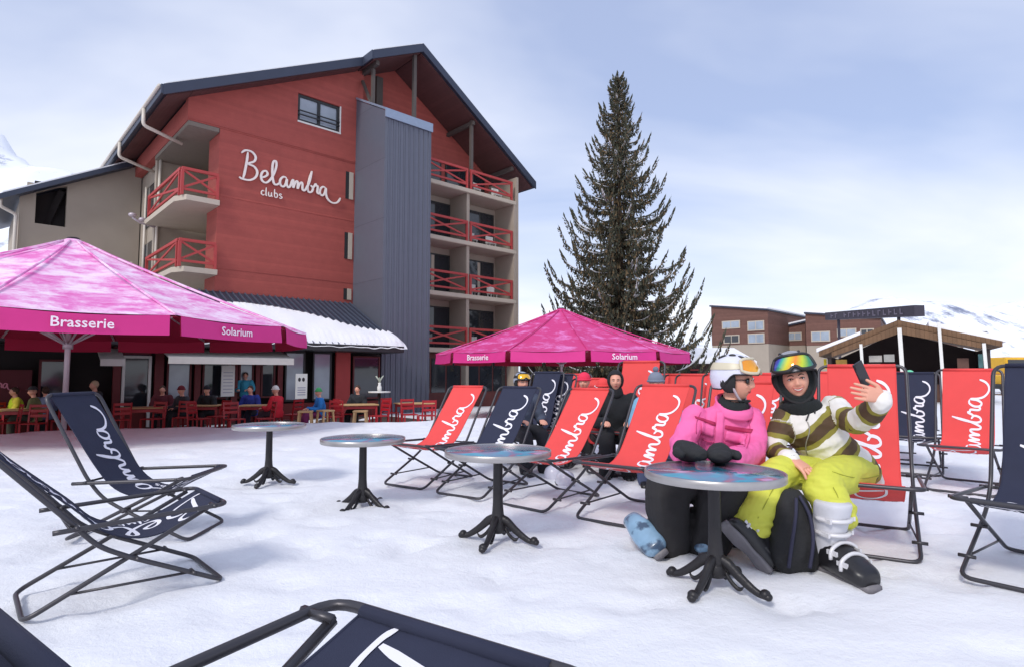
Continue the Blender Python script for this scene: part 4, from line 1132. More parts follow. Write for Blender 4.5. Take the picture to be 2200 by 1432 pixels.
for x in (1850, 1933, 2017, 2110):
    p = MB(); zt = hl_z({1850: 738, 1933: 706, 2017: 697, 2110: 742}[x]); w_ = .11 if x != 1933 else .15
    p.beam((hl_x(x), -.25, -.6), (hl_x(x) - .08, -.25, zt), w_, w_, up=(0, 1, 0)); p.build('post', M_WHITE, hut)
for k, (x0, x1, y0, y1, c) in enumerate([(1788, 1812, 770, 800, (190, 150, 70)), (1860, 1888, 762, 776, (170, 166, 160)), (1892, 1915, 760, 776, (160, 160, 156)), (1856, 1884, 780, 794, (150, 160, 150)), (2050, 2075, 770, 792, (90, 60, 50)), (1762, 1768, 768, 790, (220, 200, 40)), (2096, 2106, 762, 790, (90, 130, 130))]):
    p = MB(); p.b2((hl_x(x0), .5, hl_z(y1)), (hl_x(x1), .56, hl_z(y0))); p.build('menu_board', mat('board_%d' % k, srgb(*c), .7, var=.3, scale=6), hut)
# long sign above the hut
sgn = MB(); a = V((px(1855, 34), 38, pz(684, 36))); b_ = V((px(1998, 30), 31, pz(667, 31)))
d = (b_ - a); d.z = 0; nrm_ = V((d.y, -d.x, 0)).normalized(); zt0, zb0 = a.z, b_.z
pp_ = []
def sgnp(t, z0, z1, off): 
    c = a.lerp(b_, t); c.z = z0 + (z1 - z0) * t; return c + nrm_ * off
za0, za1, zb_0, zb_1 = pz(681, 36), pz(664, 36), pz(679, 31), pz(655, 31)
sgn.add([sgnp(0, za0, zb_0, 0), sgnp(1, za0, zb_0, 0), sgnp(1, za1, zb_1, 0), sgnp(0, za1, zb_1, 0), sgnp(0, za0, zb_0, -.6), sgnp(1, za0, zb_0, -.6), sgnp(1, za1, zb_1, -.6), sgnp(0, za1, zb_1, -.6)], [(0, 1, 2, 3), (7, 6, 5, 4), (0, 4, 5, 1), (1, 5, 6, 2), (2, 6, 7, 3), (3, 7, 4, 0)])
rs_ = random.Random(5)
for k in range(15):
    t = .08 + .84 * k / 15
    if k in (2,): continue
    w_ = .022; lo, hi = .22, .78
    def q(tt, h): z0 = za0 + (za1 - za0) * h; z1 = zb_0 + (zb_1 - zb_0) * h; return sgnp(tt, z0, z1, .02 + .0005 * k)
    sgn.add([q(t, lo), q(t + w_ * .45, lo), q(t + w_ * .45, hi), q(t, hi)], [(0, 1, 2, 3)], 1)
    hh = rs_.choice((lo, hi - .12, .45))
    sgn.add([q(t + w_ * .5, hh), q(t + w_ * 1.4, hh), q(t + w_ * 1.4, hh + .12), q(t + w_ * .5, hh + .12)], [(0, 1, 2, 3)], 1)
for t in (.12, .80): sgn.beam(sgnp(t, 0, 0, -.3), sgnp(t, za0, zb_0, -.3), .12, .12, 0, up=(0, 1, 0))
tag(sgn.build('roof_sign', [mat('sign_dark', srgb(58, 52, 64), .6, var=.2), mat('sign_letters', srgb(112, 104, 120), .6)]), 'long dark raised sign with faint lettering above the snack hut roof', 'sign')
# piste machines
for k, (x, y, D, s_, lb) in enumerate([(2168, 772, 34, 1.0, 'yellow piste machine parked beside the snack hut'), (2206, 765, 37, 1.0, 'second yellow machine half out of frame beyond the hut')]):
    o = empty('snow_groomer', (px(x, D), D, -.2)); tag(o, lb, 'snow groomer', 'yellow piste machines')
    c = MB(); c.b2((-.9, -.9, .55), (.9, 1.6, 1.35)); c.b2((-.7, -.6, 1.36), (.7, .9, 2.35)); c.build('body', mat('machine_yellow', srgb(224, 172, 40), .5, var=.15), o, bevel=.08)
    c = MB(); c.b2((-.6, -.63, 1.5), (.6, -.605, 2.2)); c.build('windscreen', M_GLASS, o)
    for s2 in (-1, 1):
        c = MB(); c.tube(fillet([(s2 * 1.1, -1.0, .2), (s2 * 1.1, -.7, .7), (s2 * 1.1, 1.5, .7), (s2 * 1.1, 1.9, .2), (s2 * 1.1, 1.6, .02), (s2 * 1.1, -.8, .02)], .15, 4, True), .16, 6, closed=True); c.build('track', M_FRAME, o)
    c = MB(); c.b2((-1.5, -1.8, .1), (1.5, -1.7, .9)); c.beam((-.5, -1.7, .4), (-.5, -.9, .7), .1, .1); c.beam((.5, -1.7, .4), (.5, -.9, .7), .1, .1); c.build('blade', mat('machine_red', srgb(150, 40, 40), .5), o)
# distant crowd of low stuff : wooden barriers / planters between hut and tree are left to the snow
def mountain(name, pts, y0, y1, seed, label):
    """ridge line pts (x, z) ; rises between y0 (foot) and y1 (crest)"""
    m = MB(); NX, NY = 160, 44; x0, x1 = pts[0][0], pts[-1][0]; vs = []
    for j in range(NY + 1):
        t = j / NY
        for i in range(NX + 1):
            x = x0 + (x1 - x0) * i / NX; h = interp(x, pts)
            f = sm(min(1, t * 1.25)) if t < .8 else 1 - (t - .8) * 1.5
            w_ = abs(x1 - x0)
            n_ = noise.fractal(V((x / w_ * 14 + seed, t * 4, seed)), 1.0, 2.1, 6)
            vs.append((x + n_ * w_ * .01, y0 + (y1 - y0) * t, -6 + (h + 6) * f * (1 + .13 * n_ * (1 - .4 * f))))
    fs = [(j * (NX + 1) + i, j * (NX + 1) + i + 1, (j + 1) * (NX + 1) + i + 1, (j + 1) * (NX + 1) + i) for j in range(NY) for i in range(NX)]
    m.add(vs, fs, 0, True)
    mm = MATS.get('mountain')
    if not mm:
        mm, nt, b = nodes('mountain'); N = nt.nodes; L = nt.links
        tc = N.new('ShaderNodeTexCoord'); nz = N.new('ShaderNodeTexNoise'); nz.inputs['Scale'].default_value = .035; nz.inputs['Detail'].default_value = 12; nz.inputs['Roughness'].default_value = .72
        mp_ = N.new('ShaderNodeMapping'); mp_.inputs['Scale'].default_value = (1, .4, .7); mp_.inputs['Rotation'].default_value = (.2, .5, 0)
        L.new(tc.outputs['Object'], mp_.inputs['Vector']); L.new(mp_.outputs[0], nz.inputs['Vector'])
        r = N.new('ShaderNodeValToRGB'); e = r.color_ramp.elements; e[0].position = .36; e[0].color = (*srgb(128, 134, 156), 1); e[1].position = .46; e[1].color = (.86, .88, .93, 1)
        L.new(nz.outputs['Fac'], r.inputs['Fac']); L.new(r.outputs['Color'], b.inputs['Base Color']); b.inputs['Roughness'].default_value = .9
        MATS['mountain'] = mm
    tag(m.build(name, mm, recalc=False), kind='structure')
Dm = 900
q = lambda x, y: (px(x, Dm), pz(y, Dm))
mountain('mountain', [q(1380, 800), q(1560, 745), q(1700, 700), q(1760, 678), q(1800, 662), q(1835, 650), q(1870, 662), q(1930, 672), q(2000, 678), q(2040, 672), q(2080, 662), q(2130, 672), q(2200, 692), q(2300, 700), q(2500, 640)], 500, Dm, 3.3, '')
Dm = 600
mountain('hills', [q(-700, 200), q(-300, 290), q(-60, 335), q(40, 350), q(130, 375), q(260, 430), q(500, 560), q(800, 700), q(1150, 742), q(1450, 752), q(1600, 790)], 200, Dm, 8.1, '')
# ------------------------------------------------------------------ terrace furniture
def wld(x, y, D):
    """point seen at photo position x, y at distance D in front of the viewer"""
    c, s = math.cos(TH), math.sin(TH)
    a, b = x - 1100, 716 - y
    r = V((a, FPX * c - b * s, FPX * s + b * c)); r = r * (D / r.y)
    return V((r.x, r.y, CAM_H + r.z))
FL = -.455
def red_chair():
    o = empty('terrace_chair')
    m = MB(); m.box((0, 0, .45), (.42, .42, .03)); m.build('seat', M_REDP, o, bevel=.01)
    m = MB()
    for z in (.62, .74, .86): m.box((0, -.20 - (z - .45) * .12, z), (.40, .02, .07))
    m.build('backrest', M_REDP, o, bevel=.006)
    for sx in (-1, 1):
        m = MB(); m.beam((sx * .19, -.19, 0), (sx * .19, -.19, .43), .035, .035, up=(0, 1, 0)); m.beam((sx * .19, -.19, .43), (sx * .19, -.255, .90), .035, .03, up=(0, 1, 0)); m.build('leg', M_REDP, o)
        m = MB(); m.beam((sx * .19, .19, 0), (sx * .19, .19, .43), .035, .035, up=(0, 1, 0)); m.build('leg', M_REDP, o)
    return o
def red_table():
    o = empty('terrace_table')
    m = MB(); m.box((0, 0, .73), (1.1, .75, .035)); m.build('table_top', M_WOOD, o, bevel=.01)
    for sx in (-1, 1):
        for sy in (-1, 1):
            m = MB(); m.beam((sx * .48, sy * .30, 0), (sx * .48, sy * .30, .71), .05, .05, up=(0, 1, 0)); m.build('leg', M_REDP, o)
    m = MB(); m.b2((-.46, -.31, .62), (.46, -.29, .70)); m.b2((-.46, .29, .62), (.46, .31, .70)); m.build('apron', M_REDP, o)
    return o
def stool():
    o = empty('wooden_stool')
    m = MB(); m.box((0, 0, .66), (.36, .34, .045)); m.build('seat', M_WOOD, o, bevel=.012)
    for sx in (-1, 1):
        for sy in (-1, 1):
            m = MB(); m.beam((sx * .19, sy * .17, 0), (sx * .14, sy * .13, .64), .045, .045, up=(0, 1, 0)); m.build('leg', M_WOOD, o)
    m = MB(); m.b2((-.16, -.02, .25), (.16, .02, .28)); m.build('rung', M_WOOD, o)
    return o
def put(proto, first, x, D, rz, label, cat, grp, z=FL, y=None):
    o = proto if first else copy_tree(proto)
    p = wld(x, 850, D); o.location = (p.x, p.y, z); o.rotation_euler = (0, 0, rz); tag(o, label, cat, grp); return o
rc, rtb, st = red_chair(), red_table(), stool()
CH = [(20, 14.6, 2.4, 'red metal terrace chair lowest at the left picture edge'), (75, 14.4, 3.4, 'red metal terrace chair below the yellow vested guest'), (262, 15.6, .7, 'red terrace chair seen just past the navy sideways deck chair'),
      (395, 16.4, 3.3, 'red terrace chair below the black coated guest'), (470, 16.8, 2.6, 'red terrace chair left of the guest in blue'), (628, 17.6, 1.2, 'red terrace chair behind the guest in the red jacket'),
      (715, 16.6, 3.0, 'red terrace chair between the two pale wooden stools'), (815, 17.0, 2.4, 'red terrace chair at the corner of the grey tower'),
      (880, 17.6, 3.6, 'red terrace chair in front of the seamed grey tower'), (918, 17.2, .4, 'red terrace chair nearest the first red deck chair'), (1160, 18.5, 2.2, 'red terrace chair under the smaller parasol'), (140, 15.2, 1.0, 'red terrace chair beside the big parasol pole'),
      (330, 15.9, 2.9, 'red terrace chair nearest the crest below the tilted white awning'), (505, 15.8, 4.0, 'red terrace chair in front of the guest in royal blue'), (570, 16.0, 2.2, 'red terrace chair between the guests in blue and red, turned away'),
      (740, 17.9, 5.5, 'red terrace chair against the red base wall'), (838, 18.4, 3.9, 'red terrace chair close under the tower corner, farther back'), (8, 15.6, 4.4, 'red terrace chair cut by the left picture edge'),
      (430, 15.9, 4.6, 'red terrace chair tucked below the black coated guest, nearer the snow'), (1095, 18.0, 3.3, 'red terrace chair left of the small parasol pole')]
for i, (x, D, a, lb) in enumerate(CH): put(rc, i == 0, x, D, a, lb, 'chair', 'red chairs on the hotel terrace')
TB = [(45, 15.3, .3, 'terrace table in front of the yellow vested guest'), (310, 16.2, .5, 'terrace table behind the raised back of the sideways deck chair'), (430, 17.3, .3, 'terrace table under the tall white poster panel'),
      (560, 17.4, .2, 'terrace table shared by the guests in blue and red'), (770, 17.8, .4, 'terrace table below the dark opening by the red pillar'), (890, 18.6, .5, 'terrace table at the foot of the grey tower')]
for i, (x, D, a, lb) in enumerate(TB): put(rtb, i == 0, x, D, a, lb, 'table', 'tables on the hotel terrace')
for i, (x, D, a, lb) in enumerate([(657, 15.6, .2, 'pale wooden stool directly below the emblem poster'), (700, 16.0, .9, 'pale wooden stool beside the small guest in blue and green'), (775, 15.8, .1, 'pale wooden stool standing alone in front of the red base wall')]):
    put(st, i == 0, x, D, a, lb, 'stool', 'pale wooden stools on the terrace')
# standing high table with a small vase
o = empty('high_table', wld(815, 850, 18.0)); o.location.z = FL; tag(o, 'narrow high table carrying a white vase near the grey tower', 'table')
m = MB(); m.lathe([(0, 1.08), (.33, 1.08), (.33, 1.12), (0, 1.12)], n=24); m.build('table_top', M_WHITE, o)
m = MB(); m.lathe([(.22, 0), (.22, .03), (.04, .05), (.035, 1.07), (0, 1.07)], n=16); m.build('leg', M_FRAME, o)
m = MB(); m.lathe([(.0, 0), (.06, 0), (.07, .12), (.04, .2), (.05, .26), (.0, .26)], n=14); rr_ = random.Random(2)
for k in range(9): a = k * .7; m.tube([(0, 0, .24), (.05 * math.cos(a), .05 * math.sin(a), .36), (.12 * math.cos(a), .12 * math.sin(a), .40 + .08 * rr_.random())], .008, 4, mi=1)
vz = m.build('vase', [M_WHITE, mat('pale_sprigs', srgb(190, 196, 180), .8)]); vz.location = o.location + V((0, 0, 1.121)); tag(vz, 'white vase with pale sprigs on the high table', 'vase')
for k, (x, D) in enumerate([(855, 16.3), (872, 16.4)]):
    m = MB(); m.lathe([(0, 0), (.09, 0), (.11, .2), (.1, .22), (0, .22)], n=14); p = wld(x, 850, D); b_ = m.build('bucket', M_WHITE); b_.location = (p.x, p.y, gz(p.x, p.y) + .0); tag(b_, 'white bucket on the snow crest, %s' % ('nearer the high table' if k == 0 else 'nearer the red deck chairs'), 'bucket')

# ------------------------------------------------------------------ figures
def remesh(mb, voxel, smooth=4, name='tmp', fac=.5):
    o = mb.build(name, [M_SKIN], recalc=True)
    o.data.materials.clear()
    md = o.modifiers.new('r', 'REMESH'); md.mode = 'VOXEL'; md.voxel_size = voxel; md.use_smooth_shade = True
    if smooth:
        s_ = o.modifiers.new('s', 'SMOOTH'); s_.iterations = smooth; s_.factor = fac
    dg = bpy.context.evaluated_depsgraph_get(); me = bpy.data.meshes.new_from_object(o.evaluated_get(dg))
    old = o.data; bpy.data.objects.remove(o); bpy.data.meshes.remove(old)
    return me
def wrinkle(me, amp, freq, seed=0, mask=None, stretch=(1, 1, 1)):
    nn = [v.normal.copy() for v in me.vertices]
    for v, n_ in zip(me.vertices, nn):
        c = V((v.co.x * stretch[0], v.co.y * stretch[1], v.co.z * stretch[2])) * freq + V((seed, seed, 0))
        f = noise.noise(c); g_ = 1 - abs(noise.noise(c * .6 + V((5, 0, 2)))) * 2.2
        k = amp * (.5 * f + .7 * g_ - .3)
        if mask: k *= mask(v.co)
        v.co += n_ * k
def finish(me, name, mats, parent, inv=None):
    me.name = name
    for m_ in (mats if isinstance(mats, (list, tuple)) else [mats]): me.materials.append(m_)
    me.polygons.foreach_set('use_smooth', [True] * len(me.polygons))
    o = bpy.data.objects.new(name, me); COL.objects.link(o)
    if parent is not None: o.parent = parent; o.matrix_parent_inverse = parent.matrix_world.inverted() if inv else Matrix()
    return o
def ring(c, a, b): return (V(c), V(a), V(b))
def limb(mb, pts, rs, n=14, sub=4, flat=1.0, ref=None):
    """tapered limb through points, with rounded ends"""
    pts = [V(p) for p in pts]; rings = []
    N_ = len(pts)
    P = spline(pts, sub); RR = []
    for i in range(N_ - 1):
        for s in range(sub): RR.append(rs[i] + (rs[i + 1] - rs[i]) * s / sub)
    RR.append(rs[-1])
    d0 = (P[0] - P[1]).normalized(); d1 = (P[-1] - P[-2]).normalized()
    PP = [P[0] + d0 * RR[0] * .9, P[0] + d0 * RR[0] * .6] + P + [P[-1] + d1 * RR[-1] * .6, P[-1] + d1 * RR[-1] * .9]
    RR = [RR[0] * .3, RR[0] * .78] + RR + [RR[-1] * .78, RR[-1] * .3]
    mb.tube(PP, RR, n)
def frame(fwd, up):
    f = V(fwd).normalized(); u = V(up); u = (u - f * u.dot(f)).normalized(); r_ = f.cross(u)
    return Matrix(((r_.x, f.x, u.x), (r_.y, f.y, u.y), (r_.z, f.z, u.z)))   # columns: right, forward, up
def head_pts(mb, n=56, m=44):
    """deformed sphere, local: x right, y forward, z up"""
    vs = []; fs = []
    def dfm(x, y, z):
        X, Y, Z_ = x * .074, y * .094, z * .116
        if Z_ < -.01:
            k = min(1, (-Z_ - .01) / .106); X *= 1 - .30 * k ** 1.5
            if Y < 0: Y *= 1 - .45 * k
            else: Y *= 1 - .05 * k
        if Y > 0 and Z_ > .03: Y *= 1 - .10 * ((Z_ - .03) / .086)
        fr = max(0, y) ** .5
        g_ = lambda a, b: math.exp(-(a / b) ** 2)
        Y += fr * .020 * g_(X, .011 + max(0, -Z_) * .10) * (sm((.030 - Z_) / .055) if Z_ > -.028 else g_(Z_ + .028, .009))
        Y += fr * .007 * g_(abs(X) - .010, .006) * g_(Z_ + .030, .007)
        Y -= fr * .010 * g_(abs(X) - .031, .016) * g_(Z_ - .004, .013)
        Y += fr * .004 * g_(abs(X) - .028, .022) * g_(Z_ - .027, .008)
        Y += fr * .006 * g_(abs(X) - .043, .018) * g_(Z_ + .028, .018)
        Y += fr * .004 * g_(X, .026) * g_(Z_ + .057, .010)
        Y -= fr * .003 * g_(X, .02) * g_(Z_ + .076, .007)
        Y += fr * .008 * g_(X, .022) * g_(Z_ + .098, .014)
        return V((X, Y, Z_))
    vs.append(dfm(0, 0, -1))
    for i in range(1, m):
        ph = -math.pi / 2 + math.pi * i / m
        for k in range(n):
            an = 2 * math.pi * k / n; vs.append(dfm(math.cos(ph) * math.cos(an), math.cos(ph) * math.sin(an), math.sin(ph)))
    vs.append(dfm(0, 0, 1))
    for k in range(n):
        fs.append((0, 1 + (k + 1) % n, 1 + k)); fs.append((len(vs) - 1, 1 + (m - 2) * n + k, 1 + (m - 2) * n + (k + 1) % n))
    for i in range(m - 2):
        for k in range(n):
            a = 1 + i * n + k; b = 1 + i * n + (k + 1) % n; fs.append((a, b, b + n, a + n))
    return vs, fs
from mathutils.bvhtree import BVHTree
M_LIP = mat('lips', srgb(176, 74, 78), .4); M_TEETH = mat('teeth', srgb(240, 232, 222), .25, var=.02); M_BROW = mat('brow_hair', srgb(58, 40, 32), .8); M_EYEW = mat('eye_white', srgb(226, 222, 220), .2, var=.02); M_IRIS = mat('iris', srgb(48, 36, 32), .15); M_MOUTH = mat('mouth_dark', srgb(78, 26, 30), .6); M_BLUSH = mat('cheek', srgb(214, 120, 108), .55)
def face_features(parent, T, smile=True, eyes=True):
    """T: matrix from head space to the person's space; builds eyes, brows, mouth"""
    vs, fs = head_pts(None); bv = BVHTree.FromPolygons([tuple(v) for v in vs], fs)
    def fp(x, z, off=.0):
        h = bv.ray_cast(V((x, .3, z)), V((0, -1, 0))); return V((x, (h[0].y if h[0] else .08) + off, z))
    def out(m, name, mats): m.v = [tuple(T @ V(p)) for p in m.v]; return m.build(name, mats, parent)
    if eyes:
        for s in (-1, 1):
            m = MB(); c = fp(s * .031, .003, -.008)
            m.ball(c, (.0125, .011, .0075), n=14, m=10, mi=0)
            m.ball(c + V((0, .0075, 0)), (.0055, .0045, .0055), n=12, m=8, mi=1)
            # lids
            up_ = [fp(s * .031 + dx, .003 + .0068 * (1 - (dx / .0145) ** 2), .0012) for dx in (-.0145, -.009, -.003, .003, .009, .0145)]
            lo_ = [fp(s * .031 + dx, .003 - .0045 * (1 - (dx / .0145) ** 2), .0008) for dx in (-.0145, -.009, -.003, .003, .009, .0145)]
            m.tube(up_, .0022, 6, mi=2); m.tube(lo_, .0010, 5, mi=3)
            out(m, 'eye', [M_EYEW, M_IRIS, M_BROW, M_SKIN])
            m = MB(); m.tube([fp(s * x, z, .0012) for x, z in ((.012, .021), (.022, .0265), (.034, .027), (.046, .021))], [.0026, .0034, .003, .0014], 6); out(m, 'eyebrow', M_BROW)
    m = MB()
    W_ = .028 if smile else .021
    def arc(k, t): # t -1..1
        if k == 'top': return (t * W_, -.0535 + .008 * t * t)
        if k == 'bot': return (t * W_, -.0675 + .022 * t * t) if smile else (t * W_, -.0600 + .0062 * t * t)
    ts = [-1 + i / 6 for i in range(13)]
    if smile:
        a = [fp(*arc('top', t), .0020) for t in ts]; b_ = [fp(*arc('bot', t), .0018) for t in ts]
        mid = [p.lerp(q_, .72) + V((0, .0012, 0)) for p, q_ in zip(a, b_)]
        n_ = len(ts)
        m.add(a + mid, [(i, i + 1, n_ + i + 1, n_ + i) for i in range(n_ - 1)], 1)
        m.add(mid + b_, [(i, i + 1, n_ + i + 1, n_ + i) for i in range(n_ - 1)], 2)
        m.tube(a, [.0012 + .0018 * (1 - abs(t)) for t in ts], 6, mi=0); m.tube(b_, [.0014 + .0028 * (1 - abs(t)) for t in ts], 6, mi=0)
        for s in (-1, 1): m.tube([fp(s * .020, -.030, .0003), fp(s * .031, -.040, .0004), fp(s * .034, -.052, .0003)], .0011, 5, mi=3)
    else:
        a = [fp(t * W_, -.0565 + .002 * t * t, .001) for t in ts]; b_ = [fp(t * W_ * .9, -.0625 + .004 * t * t, .001) for t in ts]
        m.tube(a, [.001 + .0022 * (1 - abs(t)) for t in ts], 6, mi=0); m.tube(b_, [.0012 + .003 * (1 - abs(t)) for t in ts], 6, mi=0)
    out(m, 'mouth', [M_LIP, M_TEETH, M_MOUTH, M_BLUSH])
def add_head(mb, T):
    vs, fs = head_pts(None); mb.add([T @ v for v in vs], fs, 0, True)
    for s in (-1, 1):
        mb.loft([(T @ V((s * .070, -.004, .018)), T.to_3x3() @ V((0, .012, 0)), T.to_3x3() @ V((0, 0, .012))), (T @ V((s * .080, -.010, .006)), T.to_3x3() @ V((0, .017, 0)), T.to_3x3() @ V((0, 0, .028))), (T @ V((s * .084, -.013, .004)), T.to_3x3() @ V((0, .010, 0)), T.to_3x3() @ V((0, 0, .022)))], n=12)
def hand(mb, wrist, d, palm, side, curl=(.5, .5, .55, .6), thumb=.4, sc=1.0, spread=.10):
    """wrist point, d: wrist to knuckles, palm: the way the palm faces, side: +1 if the thumb lies along d x palm"""
    d = V(d).normalized(); p = V(palm); p = (p - d * p.dot(d)).normalized(); t = d.cross(p) * side
    w_ = V(wrist)
    mb.loft([(w_ - d * .03 * sc, t * .026 * sc, p * .019 * sc), (w_, t * .027 * sc, p * .018 * sc), (w_ + d * .035 * sc, t * .036 * sc, p * .017 * sc), (w_ + d * .075 * sc, t * .041 * sc, p * .014 * sc), (w_ + d * .092 * sc, t * .038 * sc, p * .010 * sc)], n=16, power=2.6)
    lens = (.072, .080, .074, .058)
    for i, (L_, c) in enumerate(zip(lens, curl)):
        o_ = t * (.030 - i * .0205) * sc
        base = w_ + d * (.078 - abs(i - 1.2) * .004) * sc + o_
        dd = (d + t * (.5 - i / 3) * 2 * spread).normalized()
        pts = [base]; ang = c * .5; q_ = base
        for seg, k in zip((.44, .31, .25), (1, 2.1, 3.0)):
            a_ = ang * k; q_ = q_ + (dd * math.cos(a_) + p * math.sin(a_)) * L_ * seg * 1.12 * sc; pts.append(q_)
        limb(mb, pts, [.0098 * sc, .0090 * sc, .0082 * sc, .0070 * sc], n=10, sub=3)
    b0 = w_ + d * .018 * sc + t * .024 * sc
    td = (d * .62 + t * .75 + p * thumb).normalized()
    p1 = b0 + td * .034 * sc; td2 = (d * .9 + t * .35 + p * thumb * 1.4).normalized(); p2 = p1 + td2 * .030 * sc; p3 = p2 + (td2 + p * thumb * .6).normalized() * .026 * sc
    limb(mb, [b0, p1, p2, p3], [.0135 * sc, .0115 * sc, .0098 * sc, .0080 * sc], n=10, sub=3)
def xform(mb, M): mb.v = [tuple(M @ V(p)) for p in mb.v]; return mb
def helmet(parent, T, shellm, padm, lensm, trim, strapm, hs=1.0):
    """T: head space. Shell, ear pads, goggles pushed up"""
    T = T @ Matrix.Translation((0, -.006, .0)) @ Matrix.Scale(hs, 4)
    def dome(mb, r, mi, th0=0.0, rim=None):
        vs = []; fs = []; n, m_ = 48, 16
        for j in range(m_ + 1):
            for k in range(n):
                ph = 2 * math.pi * k / n; f = math.cos(ph)          # ph 0 = forward
                lim = R(84) if f > .3 else R(84 + 38 * sm((.3 - f) / .7))
                th = lim * j / m_
                vs.append(V((r[0] * math.sin(th) * math.sin(ph), r[1] * math.sin(th) * math.cos(ph) - .004, .024 + r[2] * math.cos(th))))
        for j in range(m_):
            for k in range(n): k2 = (k + 1) % n; fs.append((j * n + k, j * n + k2, (j + 1) * n + k2, (j + 1) * n + k))
        mb.add(vs, fs, mi, True); return vs[m_ * n:]
    m = MB(); e1 = dome(m, (.108, .128, .128), 0); e2 = dome(m, (.098, .118, .118), 1)
    n = len(e1); m.add(e1 + e2, [(k, (k + 1) % n, n + (k + 1) % n, n + k) for k in range(n)], 1)
    m.tube(e1, .0045, 6, closed=True, mi=1)
    # ridges and vents
    for s in (-1, 1):
        for (a0, a1) in ((.28, .75), (-.1, .2), (-.55, -.2)):
            pts = []
            for i in range(7):
                y = a0 + (a1 - a0) * i / 6; x = s * (.42 - abs(y) * .12); z = math.sqrt(max(.05, 1 - x * x - y * y))
                pts.append(V((x * .109, y * .129 - .004, .024 + z * .129)))
            m.tube(pts, [.002, .006, .0075, .008, .0075, .006, .002], 8, mi=2)
    sh = xform(m, T).build('helmet', [shellm, padm, M_FRAME], parent, recalc=False)
    # ear pads + chin strap
    for s in (-1, 1):
        m = MB(); m.loft([(V((s * .083, -.015, .06)), V((0, .035, 0)), V((.012, 0, 0))), (V((s * .089, -.012, .02)), V((0, .046, 0)), V((.016, 0, 0))), (V((s * .086, -.008, -.03)), V((0, .040, 0)), V((.016, 0, 0))), (V((s * .076, .002, -.062)), V((0, .020, 0)), V((.010, 0, 0)))], n=16)
        xform(m, T).build('ear_pad', padm, sh)
    m = MB(); m.tube(spline([(-.094, .0, .02), (-.084, .025, -.045), (-.050, .045, -.098), (0, .060, -.119), (.050, .045, -.098), (.084, .025, -.045), (.094, .0, .02)], 5), .0075, 8)
    xform(m, T).build('chin_strap', strapm, sh)
    # goggles
    def band(r, a0, a1, z0, z1, off=0, N_=22, tilt=0.0, notch=0.0):
        vs = []; fs = []
        for j in range(7):
            for i in range(N_ + 1):
                ph = a0 + (a1 - a0) * i / N_; u = i / N_ * 2 - 1
                edge = 1 - abs(u) ** 6 * .35
                zz = z0 + (z1 - z0) * j / 6
                zm_ = (z0 + z1) / 2; zz = zm_ + (zz - zm_) * edge
                if notch and j < 3: zz += notch * math.exp(-(u / .16) ** 2) * (1 - j / 3)
                k_ = math.sqrt(max(.1, 1 - ((zz - .02) / .14) ** 2))
                vs.append(V(((r[0] * k_ + off) * math.sin(ph), (r[1] * k_ + off) * math.cos(ph) - .004, zz + tilt * math.cos(ph))))
        for j in range(6):
            for i in range(N_): a = j * (N_ + 1) + i; fs.append((a, a + 1, a + N_ + 2, a + N_ + 1))
        return vs, fs, N_
    g0 = MB(); vs, fs, N_ = band((.108, .128), R(-58), R(58), .046, .124, .014, notch=.022)
    g0.add(vs, fs, 0, True)
    lens_vs = vs
    fm = MB()
    bord = [vs[i] for i in range(N_ + 1)] + [vs[j * (N_ + 1) + N_] for j in range(1, 7)] + [vs[6 * (N_ + 1) + i] for i in range(N_ - 1, -1, -1)] + [vs[j * (N_ + 1)] for j in range(5, 0, -1)]
    fm.tube(bord, .0085, 8, closed=True)
    v2, f2, _ = band((.108, .128), R(-57), R(57), .048, .122, .004, notch=.02); fm.add(v2, f2, 0, True)
    gg = xform(fm, T).build('goggles', trim, parent, recalc=False)
    xform(g0, T).build('lens', lensm, gg, recalc=False)
    st_ = MB()
    vs, fs, _ = band((.108, .128), R(57), R(303), .062, .102, .0045, N_=40); st_.add(vs, fs, 0, True)
    xform(st_, T).build('strap', trim if strapm is M_POLE else padm, gg, recalc=False)
def lens_mat(name, stops, axis=0, scale=9.0):
    m, nt, b = nodes(name); N = nt.nodes; L = nt.links
    at_ = N.new('ShaderNodeAttribute'); at_.attribute_name = 'sweep'
    r = N.new('ShaderNodeValToRGB'); e = r.color_ramp.elements
    e[0].position = stops[0][0]; e[0].color = (*srgb(*stops[0][1]), 1); e[1].position = stops[-1][0]; e[1].color = (*srgb(*stops[-1][1]), 1)
    for p, c in stops[1:-1]: q_ = e.new(p); q_.color = (*srgb(*c), 1)
    L.new(at_.outputs['Fac'], r.inputs['Fac']); L.new(r.outputs['Color'], b.inputs['Base Color'])
    b.inputs['Roughness'].default_value = .08; b.inputs['Metallic'].default_value = .35; b.inputs['Coat Weight'].default_value = 1
    return m
